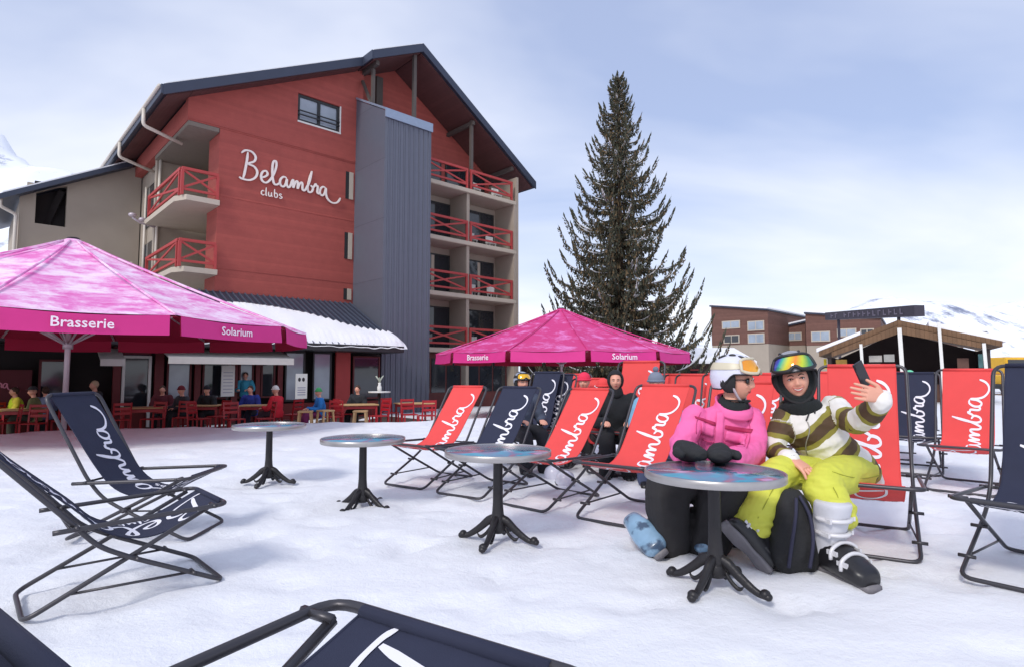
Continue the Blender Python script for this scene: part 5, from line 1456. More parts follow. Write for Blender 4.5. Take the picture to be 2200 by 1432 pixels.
def ski_boot(parent, toe_dir, up, sole, s=1.0, shell=None, cuffm=None, cuff_h=.30, lean=(.06, 0), name='ski_boot', straps=True, buck=None, cuff=True):
    """sole: middle of the sole on the ground, local x = toe direction"""
    F = frame(toe_dir, up); Mx = Matrix.Translation(V(sole)) @ (F @ Matrix(((0, -1, 0), (1, 0, 0), (0, 0, 1)))).to_4x4() @ Matrix.Scale(s, 4)
    # columns after swap: x -> forward, y -> -right
    m = MB()
    m.loft([(V((-.145, 0, .055)), V((0, .028, 0)), V((0, 0, .03))), (V((-.12, 0, .072)), V((0, .046, 0)), V((0, 0, .050))), (V((-.05, 0, .085)), V((0, .052, 0)), V((0, 0, .064))), (V((.03, 0, .080)), V((0, .064, 0)), V((0, 0, .062))), (V((.10, 0, .062)), V((0, .066, 0)), V((0, 0, .046))), (V((.145, 0, .052)), V((0, .060, 0)), V((0, 0, .036))), (V((.168, 0, .046)), V((0, .040, 0)), V((0, 0, .026)))], n=20, power=2.7)
    if cuff: m.loft([(V((-.055, 0, .07)), V((.075, 0, 0)), V((0, .052, 0))), (V((-.05, 0, .13)), V((.072, 0, 0)), V((0, .053, 0))), (V((-.035, 0, .20)), V((.068, 0, 0)), V((0, .056, 0))), (V((-.015, 0, cuff_h - .02)), V((.074, 0, 0)), V((0, .062, 0))), (V((-.01, 0, cuff_h)), V((.070, 0, 0)), V((0, .058, 0)))], n=20, power=2.5, mi=1)
    bt = xform(m, Mx).build(name, [shell, cuffm], parent)
    m = MB(); m.loft([(V((-.15, 0, .016)), V((0, .034, 0)), V((0, 0, .016))), (V((-.08, 0, .016)), V((0, .038, 0)), V((0, 0, .016))), (V((-.02, 0, .020)), V((0, .032, 0)), V((0, 0, .012))), (V((.06, 0, .016)), V((0, .046, 0)), V((0, 0, .016))), (V((.178, 0, .016)), V((0, .036, 0)), V((0, 0, .015)))], n=12, power=4)
    xform(m, Mx).build('sole', mat('boot_sole', srgb(116, 112, 116), .5, var=.3, scale=20), bt)
    if straps:
        bm_ = buck or mat('buckle_white', srgb(216, 214, 216), .4, .1)
        for (x, z, ry, rz_, a) in ((.085, .100, .064, .03, .15), (.035, .130, .060, .03, .5), (-.030, .185, .059, .073, 0), (-.018, .245, .062, .073, 0)):
            m = MB()
            if z < .15:
                pts = [V((x, -.068, z - .035)), V((x - .002, -.062, z)), V((x - .004, -.02, z + .022)), V((x - .004, .02, z + .022)), V((x - .002, .062, z)), V((x, .068, z - .035))]
                m.tube(spline(pts, 3), .0085, 6)
            else:
                m.tube([V((x + rz_ * 1.02 * math.cos(q_), ry * 1.03 * math.sin(q_), z)) for q_ in [R(-110 + 220 * i / 16) for i in range(17)]], .0095, 6)
            m.box((x + (.03 if z > .15 else 0), -.060, z - (.0 if z > .15 else .01)), (.05, .010, .018))
            m.box((x + (.03 if z > .15 else 0), .060, z - (.0 if z > .15 else .01)), (.05, .010, .018))
            xform(m, Mx).build('buckle', bm_, bt)
    return bt
# ------------------------------------------------------------------ the two women
def person_root(at_, label):
    o = empty('person', at_); tag(o, label, 'person'); bpy.context.view_layer.update(); return o
def reparent_world(root):
    """children were built in world coordinates: keep them there"""
    bpy.context.view_layer.update()
    for ch in root.children:
        ch.matrix_parent_inverse = root.matrix_world.inverted()
def attr_from(me, name, fn):
    a = me.attributes.new(name, 'FLOAT', 'POINT'); a.data.foreach_set('value', [fn(v.co) for v in me.vertices])
def segd(p, a, b):
    ab = b - a; t = max(0, min(1, (p - a).dot(ab) / ab.length_squared)); return (p - a - ab * t).length, t
def band_mat(name, period, stops):
    m, nt, b = nodes(name); N = nt.nodes; L = nt.links
    at_ = N.new('ShaderNodeAttribute'); at_.attribute_name = 'stripe'
    tc = N.new('ShaderNodeTexCoord'); nz = N.new('ShaderNodeTexNoise'); nz.inputs['Scale'].default_value = 9; nz.inputs['Detail'].default_value = 2; L.new(tc.outputs['Object'], nz.inputs['Vector'])
    s1 = N.new('ShaderNodeMath'); s1.operation = 'MULTIPLY_ADD'; s1.inputs[1].default_value = .035; L.new(nz.outputs['Fac'], s1.inputs[0]); L.new(at_.outputs['Fac'], s1.inputs[2])
    dv_ = N.new('ShaderNodeMath'); dv_.operation = 'DIVIDE'; dv_.inputs[1].default_value = period; L.new(s1.outputs[0], dv_.inputs[0])
    fr = N.new('ShaderNodeMath'); fr.operation = 'FRACT'; L.new(dv_.outputs[0], fr.inputs[0])
    r = N.new('ShaderNodeValToRGB'); r.color_ramp.interpolation = 'CONSTANT'; e = r.color_ramp.elements
    e[0].position = 0; e[0].color = (*srgb(*stops[0][1]), 1); e[1].position = stops[-1][0]; e[1].color = (*srgb(*stops[-1][1]), 1)
    for p, c in stops[1:-1]: q_ = e.new(p); q_.color = (*srgb(*c), 1)
    L.new(fr.outputs[0], r.inputs['Fac']); L.new(r.outputs['Color'], b.inputs['Base Color']); b.inputs['Roughness'].default_value = .8
    return m
M_STRIPE = band_mat('striped_shell', .25, [(0, (226, 222, 216)), (.30, (142, 134, 58)), (.42, (86, 66, 48)), (.72, (142, 134, 58)), (.86, (226, 222, 216))])
M_LIME = mat('lime_trousers', srgb(206, 208, 78), .75, var=.06, scale=5, bump=.25, bscale=40)
M_PINKJ = mat('pink_jacket', srgb(240, 106, 166), .7, var=.06, scale=5, bump=.25, bscale=45)
M_PINKD = mat('pink_zip', srgb(176, 36, 84), .7)
M_BLKT = mat('black_trousers', srgb(38, 36, 38), .85, var=.2, scale=5, bump=.3, bscale=30)
M_SHELL = mat('boot_black', srgb(34, 33, 36), .35, var=.2, scale=10)
M_CUFFW = mat('boot_cuff_white', srgb(206, 206, 212), .4)
M_HW = mat('helmet_white', srgb(214, 214, 228), .3, var=.08, coat=.4); M_HG = mat('helmet_grey', srgb(150, 148, 150), .35, var=.1, coat=.3)
M_LR = lens_mat('mirror_lens', [(0, (40, 40, 110)), (.18, (60, 160, 90)), (.34, (206, 220, 40)), (.50, (246, 140, 40)), (.66, (226, 220, 40)), (.80, (70, 190, 150)), (.90, (50, 60, 180)), (1, (60, 30, 110))])
M_LY = lens_mat('amber_lens', [(0, (250, 190, 20)), (.5, (252, 176, 10)), (1, (240, 150, 30))])

def torso(mb, hip, chest, neck, sl, sr, g=1.0, low=0.0):
    """hips, chest, neck base, shoulders (points)"""
    hip, chest, neck, sl, sr = map(V, (hip, chest, neck, sl, sr))
    lat = (sr - sl).normalized(); sp_ = (neck - hip).normalized(); fw = lat.cross(sp_).normalized(); hl = lat
    w_ = (sr - sl).length / 2
    mid = (sl + sr) / 2
    mb.loft([(hip - sp_ * (.04 + low), hl * .17 * g, fw * .125 * g), (hip + sp_ * .03, hl * .19 * g, fw * .145 * g), (hip.lerp(chest, .5), hl * .165 * g, fw * .135 * g), (chest, hl * (w_ * .92) * g, fw * .138 * g),
             (chest.lerp(mid, .7), hl * (w_ * 1.0) * g, fw * .118 * g), (mid + sp_ * .035, hl * (w_ * .72) * g, fw * .085 * g), (neck, hl * .075 * g, fw * .07 * g)], n=28, sub=4)
    return lat, sp_, fw

# ---- woman in striped jacket and yellow trousers
Y = {}
Y['hip'] = wld(1812, 1002, 4.28); Y['chest'] = wld(1748, 925, 4.22); Y['neck'] = wld(1718, 872, 4.20)
Y['sl'] = wld(1678, 900, 4.20); Y['sr'] = wld(1796, 872, 4.16)       # as seen in the picture: left, right
Y['el'] = wld(1668, 962, 4.16); Y['wl'] = wld(1700, 984, 3.93)
Y['er'] = wld(1842, 905, 3.92); Y['wr'] = wld(1897, 856, 3.62)
Y['kl'] = wld(1668, 1018, 3.90); Y['kr'] = wld(1768, 1040, 3.82)
Y['al'] = wld(1618, 1128, 3.80); Y['ar'] = wld(1796, 1110, 3.66)
rootY = person_root(Y['hip'] * 1.0, 'smiling woman in a striped white and olive jacket and yellow trousers holding up a phone')
hc = wld(1708, 815, 4.16)
fwdY = (V((0, 0, CAM_H + .02)) - hc).normalized() + V((.10, 0, .02)); upY = V((-.16, .05, 1))
TY = Matrix.Translation(hc) @ (frame(fwdY, upY).to_4x4()) @ Matrix.Scale(1.2, 4)
b = MB(); add_head(b, TY)
limb(b, [TY @ V((0, -.02, -.08)), Y['neck'], Y['neck'].lerp(Y['chest'], .4)], [.055, .058, .07], n=16)
torso(b, Y['hip'], Y['chest'], Y['neck'], Y['sl'], Y['sr'], .78)
limb(b, [Y['sl'], Y['el'], Y['wl']], [.048, .040, .026]); limb(b, [Y['sr'], Y['er'], Y['wr']], [.048, .040, .026])
latv = (Y['sr'] - Y['sl']).normalized()
hl_, hr_ = Y['hip'] - latv * .09, Y['hip'] + latv * .09
limb(b, [hl_, Y['kl'], Y['al']], [.075, .052, .038]); limb(b, [hr_, Y['kr'], Y['ar']], [.075, .052, .038])
hand(b, Y['wl'], wld(1742, 1012, 3.82) - Y['wl'], V((-.1, .35, -1)), 1, curl=(.40, .42, .45, .5), sc=1.25)
dh = wld(1838, 818, 3.58) - Y['wr']
hand(b, Y['wr'] + V((0, 0, .01)), V((-.93, -.10, .22)), V((-.08, 1.0, .06)), -1, curl=(.34, .38, .42, .46), thumb=.2, sc=1.18, spread=.07)
me = remesh(b, .0036, 2)
finish(me, 'body', M_SKIN, rootY)
face_features(rootY, TY, True)
helmet(rootY, TY, M_HG, M_BLACKF, M_LR, M_FRAME, M_BLACKF, 1.13)
# balaclava: hood round the face and neck tube
def balaclava(parent, T, neck, chest, mat_, voxel=.006):
    m = MB(); n = 40; rings = []
    vs = []; fs = []
    prof = [(.0, .076, .100), (.25, .082, .075), (.5, .090, .045), (.75, .095, .0), (1.0, .090, -.05)]
    for (t, rx, y) in prof:
        for k in range(n):
            a = 2 * math.pi * k / n
            rz_ = rx * (1.32 if math.sin(a) > 0 else 1.30)
            x = rx * math.cos(a); z = rz_ * math.sin(a) - .016
            if t == 0: x *= .80; z = z * .86 + .004
            yy = y - (.032 if t < .3 else 0) - .05 * max(0, -math.sin(a)) * (0 if t > .3 else .1) - (abs(math.cos(a)) ** 2) * .030 * (1 - t)
            vs.append(V((x, yy, z)))
    for j in range(len(prof) - 1):
        for k in range(n): k2 = (k + 1) % n; fs.append((j * n + k, j * n + k2, (j + 1) * n + k2, (j + 1) * n + k))
    m.add([T @ v for v in vs], fs, 0, True)
    nk = T @ V((0, -.005, -.085))
    R3 = T.to_3x3()
    dn = (V(neck) - nk)
    m.loft([(T @ V((0, -.035, -.075)), R3 @ V((.072, 0, 0)), R3 @ V((0, .060, 0))), (T @ V((0, -.016, -.132)), R3 @ V((.080, 0, 0)), R3 @ V((0, .080, .0))), (V(neck).lerp(nk, .35), R3 @ V((.094, 0, 0)), R3 @ V((0, .098, 0))), (V(neck) + dn * .12, R3 @ V((.118, 0, 0)), R3 @ V((0, .112, 0))), (V(neck).lerp(V(chest), .45), R3 @ V((.085, 0, 0)), R3 @ V((0, .10, 0)))], n=28, sub=4, cap=False)
    o = m.build('balaclava', mat_, parent, recalc=True)
    so_ = o.modifiers.new('t', 'SOLIDIFY'); so_.thickness = .006; so_.offset = 1
    return o
balaclava(rootY, TY, Y['neck'], Y['chest'], mat('black_fleece', srgb(30, 34, 36), .95, var=.3, scale=20, bump=.5, bscale=80))
j = MB()
lat, spn, fw = torso(j, Y['hip'], Y['chest'], Y['neck'], Y['sl'], Y['sr'], 1.16, .12)
limb(j, [Y['sl'] + latv * .02, Y['el'] - latv * .01, Y['wl'] - (Y['wl'] - Y['el']).normalized() * .015], [.080, .072, .058], n=18)
limb(j, [Y['sr'] - latv * .02, Y['er'], Y['wr'] - (Y['wr'] - Y['er']).normalized() * .02], [.088, .080, .062], n=18)
me = remesh(j, .008, 3); wrinkle(me, .016, 9, 2, stretch=(1, 1, 1.8)); wrinkle(me, .006, 26, 4)
me.update()
def stripeY(p):
    dl1, t1 = segd(p, Y['sl'], Y['el']); dl2, t2 = segd(p, Y['el'], Y['wl']); dr1, u1 = segd(p, Y['sr'], Y['er']); dr2, u2 = segd(p, Y['er'], Y['wr'])
    la, lb_ = (Y['el'] - Y['sl']).length, (Y['wl'] - Y['el']).length; ra, rb_ = (Y['er'] - Y['sr']).length, (Y['wr'] - Y['er']).length
    dist_t, tt = segd(p, Y['hip'], Y['neck'])
    c = [(dist_t / 1.9, 'T'), (dl1 if t1 > .12 else 9, 'a'), (dl2, 'b'), (dr1 if u1 > .12 else 9, 'c'), (dr2, 'd')]
    k = min(c)[1]
    if k == 'T': return (p - Y['hip']).dot((spn * .94 - lat * .10).normalized()) + 2.0 - .025
    if k == 'a': return 2.05 + t1 * la
    if k == 'b': return 2.05 + la + t2 * lb_
    if k == 'c': return 2.16 + u1 * ra
    return 2.16 + ra + u2 * rb_
attr_from(me, 'stripe', stripeY)
jy = finish(me, 'jacket', M_STRIPE, rootY)
# hood edges, collar, draw cords
bvY = BVHTree.FromPolygons([tuple(v.co) for v in me.vertices], [tuple(p.vertices) for p in me.polygons])
def hitpx(bv, x, y, off=.003):
    o_ = V((0, 0, CAM_H)); d_ = (wld(x, y, 3.0) - o_).normalized(); h = bv.ray_cast(o_, d_)
    return (h[0] + h[1] * off) if h[0] else wld(x, y, 4.05)
c_ = MB(); c_.loft([(Y['neck'] + V((0, .02, -.06)), lat * .15, fw * .12), (Y['neck'] + V((0, .02, .0)), lat * .135, fw * .115), (Y['neck'] + V((0, .04, .035)), lat * .115, fw * .105)], n=26, sub=3, cap=False)
cm_ = c_.build('hood', mat('hood_brown', srgb(112, 92, 66), .85, var=.35, scale=14, bump=.4), jy, recalc=True); so_ = cm_.modifiers.new('t', 'SOLIDIFY'); so_.thickness = .018
c_ = MB()
for (x0, y0, x1, y1) in ((1752, 872, 1750, 888), (1738, 888, 1732, 903)):
    c_.tube([hitpx(bvY, x0 + (x1 - x0) * i / 4, y0 + (y1 - y0) * i / 4, .008) for i in range(5)], .005, 6)
c_.build('draw_cord', M_FRAME, jy)
c_ = MB(); c_.tube([hitpx(bvY, 1735 + 4 * math.sin(i * .9), 905 + i * 10, .003) for i in range(8)], .004, 6); c_.build('zip', mat('zip_grey', srgb(150, 146, 140), .5), jy)
for wp, ep in ((Y['wl'], Y['el']), (Y['wr'], Y['er'])):
    d_ = (wp - ep).normalized(); c_ = MB(); limb(c_, [wp - d_ * .035, wp + d_ * .002], [.046, .040], n=16); c_.build('cuff', M_FRAME, jy)
t_ = MB()
limb(t_, [hl_ + V((0, 0, -.06)), hl_.lerp(Y['kl'], .55) + V((0, 0, .0)), Y['kl'] + V((0, 0, .0)), Y['kl'].lerp(Y['al'], .5), Y['al'] + V((0, 0, .0))], [.125, .116, .102, .104, .122], n=20)
limb(t_, [hr_ + V((0, 0, -.05)), hr_.lerp(Y['kr'], .5) + V((0, 0, -.01)), Y['kr'] + V((0, 0, .0)), Y['kr'].lerp(Y['ar'], .5), Y['ar'] + V((0, 0, .02))], [.14, .13, .118, .112, .122], n=20)
t_.loft([(Y['hip'] - V((0, 0, .08)), lat * .17, fw * .13), (Y['hip'], lat * .165, fw * .12), (Y['hip'] + V((0, 0, .06)), lat * .13, fw * .10)], n=22)
me = remesh(t_, .008, 3); wrinkle(me, .012, 5, 5, stretch=(.6, .6, 2.0))
for v, n_ in zip(me.vertices, [v.normal.copy() for v in me.vertices]):
    d1 = min((v.co - Y['kl']).length, (v.co - Y['kr']).length); d2 = min((v.co - Y['al']).length, (v.co - Y['ar']).length)
    q_ = v.co * 1.0; ph_ = q_.z * 70 + 5 * noise.noise(q_ * 7) + q_.x * 18
    v.co += n_ * (.006 * math.exp(-(d1 / .16) ** 2) + .009 * math.exp(-(d2 / .16) ** 2)) * math.sin(ph_)
me.update(); wrinkle(me, .004, 26, 8, stretch=(.7, .7, 1.8))
ty_ = finish(me, 'trousers', M_LIME, rootY)
bvT = BVHTree.FromPolygons([tuple(v.co) for v in me.vertices], [tuple(p.vertices) for p in me.polygons])
def seam(bv, pts, mat_, parent, r=.0028, name='seam'):
    P_ = [hitpx(bv, x, y, .0015) for x, y in pts]; m_ = MB(); m_.tube(spline(P_, 4), r, 5); return m_.build(name, mat_, parent)
M_LIMED = mat('lime_seam', srgb(160, 162, 50), .8)
seam(bvT, [(1788, 1012), (1820, 1022), (1855, 1026), (1888, 1020)], M_LIMED, ty_)
seam(bvT, [(1668, 1035), (1655, 1060), (1640, 1090), (1628, 1112)], M_LIMED, ty_)
seam(bvT, [(1790, 1046), (1800, 1066), (1802, 1088)], M_LIMED, ty_)
# phone held up
ph = MB(); ph.box((0, 0, 0), (.078, .010, .158), mi=0); ph.box((0, .0056, 0), (.070, .001, .148), mi=1); ph.box((-.022, -.0065, .058), (.026, .004, .026), mi=2)
po = ph.build('phone', [mat('phone_case', srgb(38, 36, 42), .35), mat('phone_screen', srgb(20, 22, 26), .08), M_FRAME], None, bevel=.004)
pc = wld(1852, 803, 3.66); po.matrix_world = Matrix.Translation(pc) @ frame((hc - pc).normalized(), V((-.50, 0, 1))).to_4x4()
tag(po, 'dark phone held up at arm length by the woman in yellow trousers', 'phone')
# boots of the yellow-trousered woman
gL = wld(1797, 1236, 3.55); gL.z = gz(gL.x, gL.y)
def ground_at(x, y):
    c, s = math.cos(TH), math.sin(TH); a, b_ = x - 1100, 716 - y
    r = V((a, FPX * c - b_ * s, FPX * s + b_ * c)); t = -CAM_H / r.z; return V((r.x * t, r.y * t, gz(r.x * t, r.y * t)))
toe, heel = ground_at(1872, 1260), ground_at(1724, 1200)
ski_boot(rootY, (toe - heel), (-.05, .0, 1), toe.lerp(heel, .44) + V((0, 0, -.004)), 1.42, M_SHELL, M_CUFFW, cuff_h=.31)
toe2 = wld(1562, 1140, 3.72); heel2 = ground_at(1648, 1226)
fd = (toe2 - heel2).normalized()
ski_boot(rootY, fd, (Y['al'] - heel2), heel2 + fd * .17 + V((0, 0, .0)), 1.15, M_SHELL, M_SHELL, cuff_h=.28)
reparent_world(rootY)

# ---- woman in the pink jacket
Pk = {}
Pk['hip'] = wld(1552, 1010, 4.36); Pk['chest'] = wld(1548, 925, 4.20); Pk['neck'] = wld(1574, 872, 4.14)
Pk['sl'] = wld(1486, 892, 4.12); Pk['sr'] = wld(1622, 898, 4.20)
Pk['el'] = wld(1464, 958, 4.00); Pk['wl'] = wld(1474, 984, 3.76); Pk['er'] = wld(1620, 965, 4.02); Pk['wr'] = wld(1574, 984, 3.76)
Pk['kl'] = wld(1436, 1050, 3.98); Pk['kr'] = wld(1555, 1056, 3.95)
Pk['al'] = wld(1442, 1168, 4.02); Pk['ar'] = wld(1520, 1160, 4.02)
rootP = person_root(Pk['hip'] * 1.0, 'woman in a pink ski jacket and white helmet turned towards her friend')
hcP = wld(1580, 818, 4.16)
TP = Matrix.Translation(hcP) @ frame(V((.80, -.62, -.03)), V((.04, -.03, 1))).to_4x4() @ Matrix.Scale(1.2, 4)
b = MB(); add_head(b, TP)
limb(b, [TP @ V((0, -.025, -.08)), Pk['neck'], Pk['neck'].lerp(Pk['chest'], .4)], [.055, .058, .07], n=16)
torso(b, Pk['hip'], Pk['chest'], Pk['neck'], Pk['sl'], Pk['sr'], .78)
limb(b, [Pk['sl'], Pk['el'], Pk['wl']], [.048, .040, .026]); limb(b, [Pk['sr'], Pk['er'], Pk['wr']], [.048, .040, .026])
latP = (Pk['sr'] - Pk['sl']).normalized(); hlP, hrP = Pk['hip'] - latP * .09, Pk['hip'] + latP * .09
limb(b, [hlP, Pk['kl'], Pk['al']], [.075, .052, .038]); limb(b, [hrP, Pk['kr'], Pk['ar']], [.075, .052, .038])
me = remesh(b, .0036, 2); finish(me, 'body', M_SKIN, rootP)
face_features(rootP, TP, False, eyes=False)
helmet(rootP, TP, M_HW, M_BLACKF, M_LY, mat('goggle_trim', srgb(206, 196, 170), .4), M_POLE, 1.06)
# sunglasses
m = MB()
for s in (-1, 1): m.loft([(V((s * .034, .088, .004)), V((.028, 0, 0)), V((0, 0, .019))), (V((s * .035, .080, .004)), V((.026, -.004, 0)), V((0, 0, .017)))], n=18, power=3)
m.tube([(-.012, .092, .010), (0, .095, .011), (.012, .092, .010)], .003, 6)
for s in (-1, 1): m.tube([(s * .060, .080, .010), (s * .076, .04, .010), (s * .082, -.01, .006)], .003, 6)
xform(m, TP).build('sunglasses', mat('dark_lens', srgb(22, 22, 26), .08, coat=.5), rootP)
j = MB()
latp, spp, fwp = torso(j, Pk['hip'], Pk['chest'], Pk['neck'], Pk['sl'], Pk['sr'], 1.04, .06)
limb(j, [Pk['sl'] + latP * .025, Pk['el'], Pk['wl']], [.082, .078, .064], n=18); limb(j, [Pk['sr'] - latP * .025, Pk['er'], Pk['wr']], [.082, .078, .064], n=18)
me = remesh(j, .008, 3); wrinkle(me, .016, 8, 7, stretch=(1, 1, 1.8)); wrinkle(me, .006, 24, 3)
jp = finish(me, 'jacket', M_PINKJ, rootP)
bvP = BVHTree.FromPolygons([tuple(v.co) for v in me.vertices], [tuple(p.vertices) for p in me.polygons])
def patch(bv, quad, mat_, name, parent, off=.006, n=8, m_=3):
    """thin cloth patch lying on the garment between four picture points"""
    q_ = MB(); vs = []
    for j_ in range(m_ + 1):
        for i in range(n + 1):
            s_, t = i / n, j_ / m_
            x = (quad[0][0] * (1 - s_) + quad[1][0] * s_) * (1 - t) + (quad[3][0] * (1 - s_) + quad[2][0] * s_) * t
            y = (quad[0][1] * (1 - s_) + quad[1][1] * s_) * (1 - t) + (quad[3][1] * (1 - s_) + quad[2][1] * s_) * t
            vs.append(hitpx(bv, x, y, off))
    fs = [(j_ * (n + 1) + i, j_ * (n + 1) + i + 1, (j_ + 1) * (n + 1) + i + 1, (j_ + 1) * (n + 1) + i) for j_ in range(m_) for i in range(n)]
    q_.add(vs, fs, 0, True); o_ = q_.build(name, mat_, parent, recalc=True); s2 = o_.modifiers.new('t', 'SOLIDIFY'); s2.thickness = .004; s2.offset = 0; return o_
patch(bvP, [(1492, 892), (1536, 906), (1536, 914), (1494, 897)], M_PINKD, 'pocket_zip', jp)
patch(bvP, [(1558, 912), (1618, 922), (1614, 930), (1557, 920)], M_PINKD, 'pocket_zip', jp)
patch(bvP, [(1506, 906), (1534, 915), (1532, 938), (1506, 930)], M_PINKJ, 'pocket_flap', jp, off=.007)
patch(bvP, [(1560, 924), (1606, 932), (1600, 956), (1556, 944)], M_PINKJ, 'pocket_flap', jp, off=.007)
patch(bvP, [(1539, 884), (1556, 884), (1550, 972), (1534, 972)], M_PINKJ, 'front_placket', jp, off=.009, n=3, m_=14)
m = MB(); m.loft([(Pk['neck'] + V((0, .01, -.04)), latp * .14, fwp * .125), (Pk['neck'] + V((.01, 0, .0)), latp * .13, fwp * .12), (Pk['neck'] + V((.01, .02, .03)), latp * .125, fwp * .12)], n=26, sub=3, cap=False)
cm_ = m.build('collar', M_PINKJ, jp); s2 = cm_.modifiers.new('t', 'SOLIDIFY'); s2.thickness = .014
m = MB(); m.loft([(Pk['neck'] + V((0, 0, -.02)), latp * .105, fwp * .10), (Pk['neck'] + V((.01, -.01, .045)), latp * .092, fwp * .092), (TP @ V((0, .0, -.105)), TP.to_3x3() @ V((.074, 0, 0)), TP.to_3x3() @ V((0, .084, 0)))], n=26, sub=3, cap=False)
cm_ = m.build('neck_warmer', MATS['black_fleece'], rootP); s2 = cm_.modifiers.new('t', 'SOLIDIFY'); s2.thickness = .010
for pts_ in ([(1506, 884), (1497, 905), (1496, 930), (1502, 956)], [(1604, 892), (1611, 915), (1611, 940), (1604, 962)], [(1508, 942), (1520, 947), (1534, 949)], [(1556, 950), (1580, 957), (1600, 958)]):
    seam(bvP, pts_, mat('pink_seam', srgb(196, 66, 122), .8), jp)
# mittens resting on the table
def mitten(c, d, side, thumbside):
    m = MB(); c = V(c); m.M = Matrix.Translation(c) @ Matrix.Scale(1.34, 4) @ Matrix.Translation(-c); d = V(d).normalized(); u = V((0, 0, 1)); t = d.cross(u).normalized()
    m.loft([(c - d * .08, t * .040, u * .042), (c - d * .04, t * .049, u * .048), (c, t * .056, u * .046), (c + d * .05, t * .054, u * .032), (c + d * .088, t * .040, u * .024), (c + d * .104, t * .018, u * .012)], n=20)
    limb(m, [c - d * .03 + t * .035 * thumbside, c + d * .01 + t * .072 * thumbside, c + d * .05 + t * .078 * thumbside], [.024, .022, .017], n=12)
    me = remesh(m, .005, 3); wrinkle(me, .004, 30, 3); return finish(me, 'mitten', M_BLACKF, rootP)
tz = .649 + .046
a_ = wld(1482, 980, 3.66); b_2 = wld(1546, 984, 3.62)
mitten((a_.x, a_.y, tz + .012), V((.30, -.95, -.05)), 1, 1); mitten((b_2.x, b_2.y, tz + .004), V((-.35, -.9, 0)), 1, -1)
t_ = MB()
limb(t_, [hlP, hlP.lerp(Pk['kl'], .55), Pk['kl'], Pk['kl'].lerp(Pk['al'], .5), Pk['al']], [.14, .145, .15, .14, .12], n=20)
limb(t_, [hrP, hrP.lerp(Pk['kr'], .55), Pk['kr'], Pk['kr'].lerp(Pk['ar'], .5), Pk['ar']], [.14, .145, .15, .155, .15], n=20)
t_.loft([(Pk['hip'] - V((0, 0, .09)), latp * .17, fwp * .13), (Pk['hip'], latp * .185, fwp * .14), (Pk['hip'] + V((0, 0, .08)), latp * .15, fwp * .12)], n=22)
me = remesh(t_, .009, 4); wrinkle(me, .022, 8, 9); finish(me, 'trousers', M_BLKT, rootP)
M_BOOTB = mat('boot_pale_blue', srgb(128, 160, 186), .3, var=.3, scale=12, coat=.4, dirt=(srgb(60, 80, 104), 9, .52, .08))
toe, heel = ground_at(1430, 1214), ground_at(1345, 1150)
ski_boot(rootP, (toe - heel) + V((0, 0, -.06)), (-.55, -.25, .8), toe.lerp(heel, .5) + V((.04, .03, .05)), 1.35, M_BOOTB, M_BOOTB, cuff_h=.15, straps=False, cuff=False)
toe, heel = ground_at(1520, 1200), ground_at(1490, 1160)
ski_boot(rootP, (toe - heel), (0, 0, 1), toe.lerp(heel, .5), 1.2, M_BOOTB, M_BLKT, cuff_h=.22, straps=False)
reparent_world(rootP)
# black rucksack between the women
rk = MB(); c = ground_at(1705, 1218)
rk.loft([(c + V((0, .02, .0)), V((.15, .02, 0)), V((0, .10, 0))), (c + V((0, .02, .10)), V((.165, .02, 0)), V((0, .125, 0))), (c + V((.02, .05, .24)), V((.14, .02, 0)), V((0, .12, 0))), (c + V((.035, .08, .38)), V((.105, .02, 0)), V((0, .10, 0))), (c + V((.04, .10, .46)), V((.05, .01, 0)), V((0, .05, 0)))], n=24, power=2.6)
me = remesh(rk, .009, 4); wrinkle(me, .016, 11, 4)
ro = finish(me, 'rucksack', M_BLACKF, None); tag(ro, 'black rucksack slumped on the snow between the two pairs of boots', 'bag')
m = MB()
m.tube(spline([c + V((-.09, -.13, .05)), c + V((-.07, -.14, .2)), c + V((-.02, -.09, .34)), c + V((.02, -.02, .43))], 5), .011, 6); m.tube(spline([c + V((.03, -.14, .05)), c + V((.06, -.13, .2)), c + V((.07, -.08, .34)), c + V((.05, .0, .44))], 5), .011, 6)
m.build('strap', mat('strap_navy', srgb(44, 44, 66), .8), ro)
for o_, nm in ((None, None),): pass
# colour sweep across goggle lenses
for ob in list(bpy.data.objects):
    if ob.name.startswith('lens') and ob.type == 'MESH':
        T_ = TY if ob.data.materials[0] == M_LR else TP
        inv = T_.inverted(); a = ob.data.attributes.new('sweep', 'FLOAT', 'POINT')
        a.data.foreach_set('value', [max(0, min(1, (math.atan2((inv @ v.co).x, (inv @ v.co).y) / R(58)) * .5 + .5 + ((inv @ v.co).z - .085) * 2.0)) for v in ob.data.vertices])
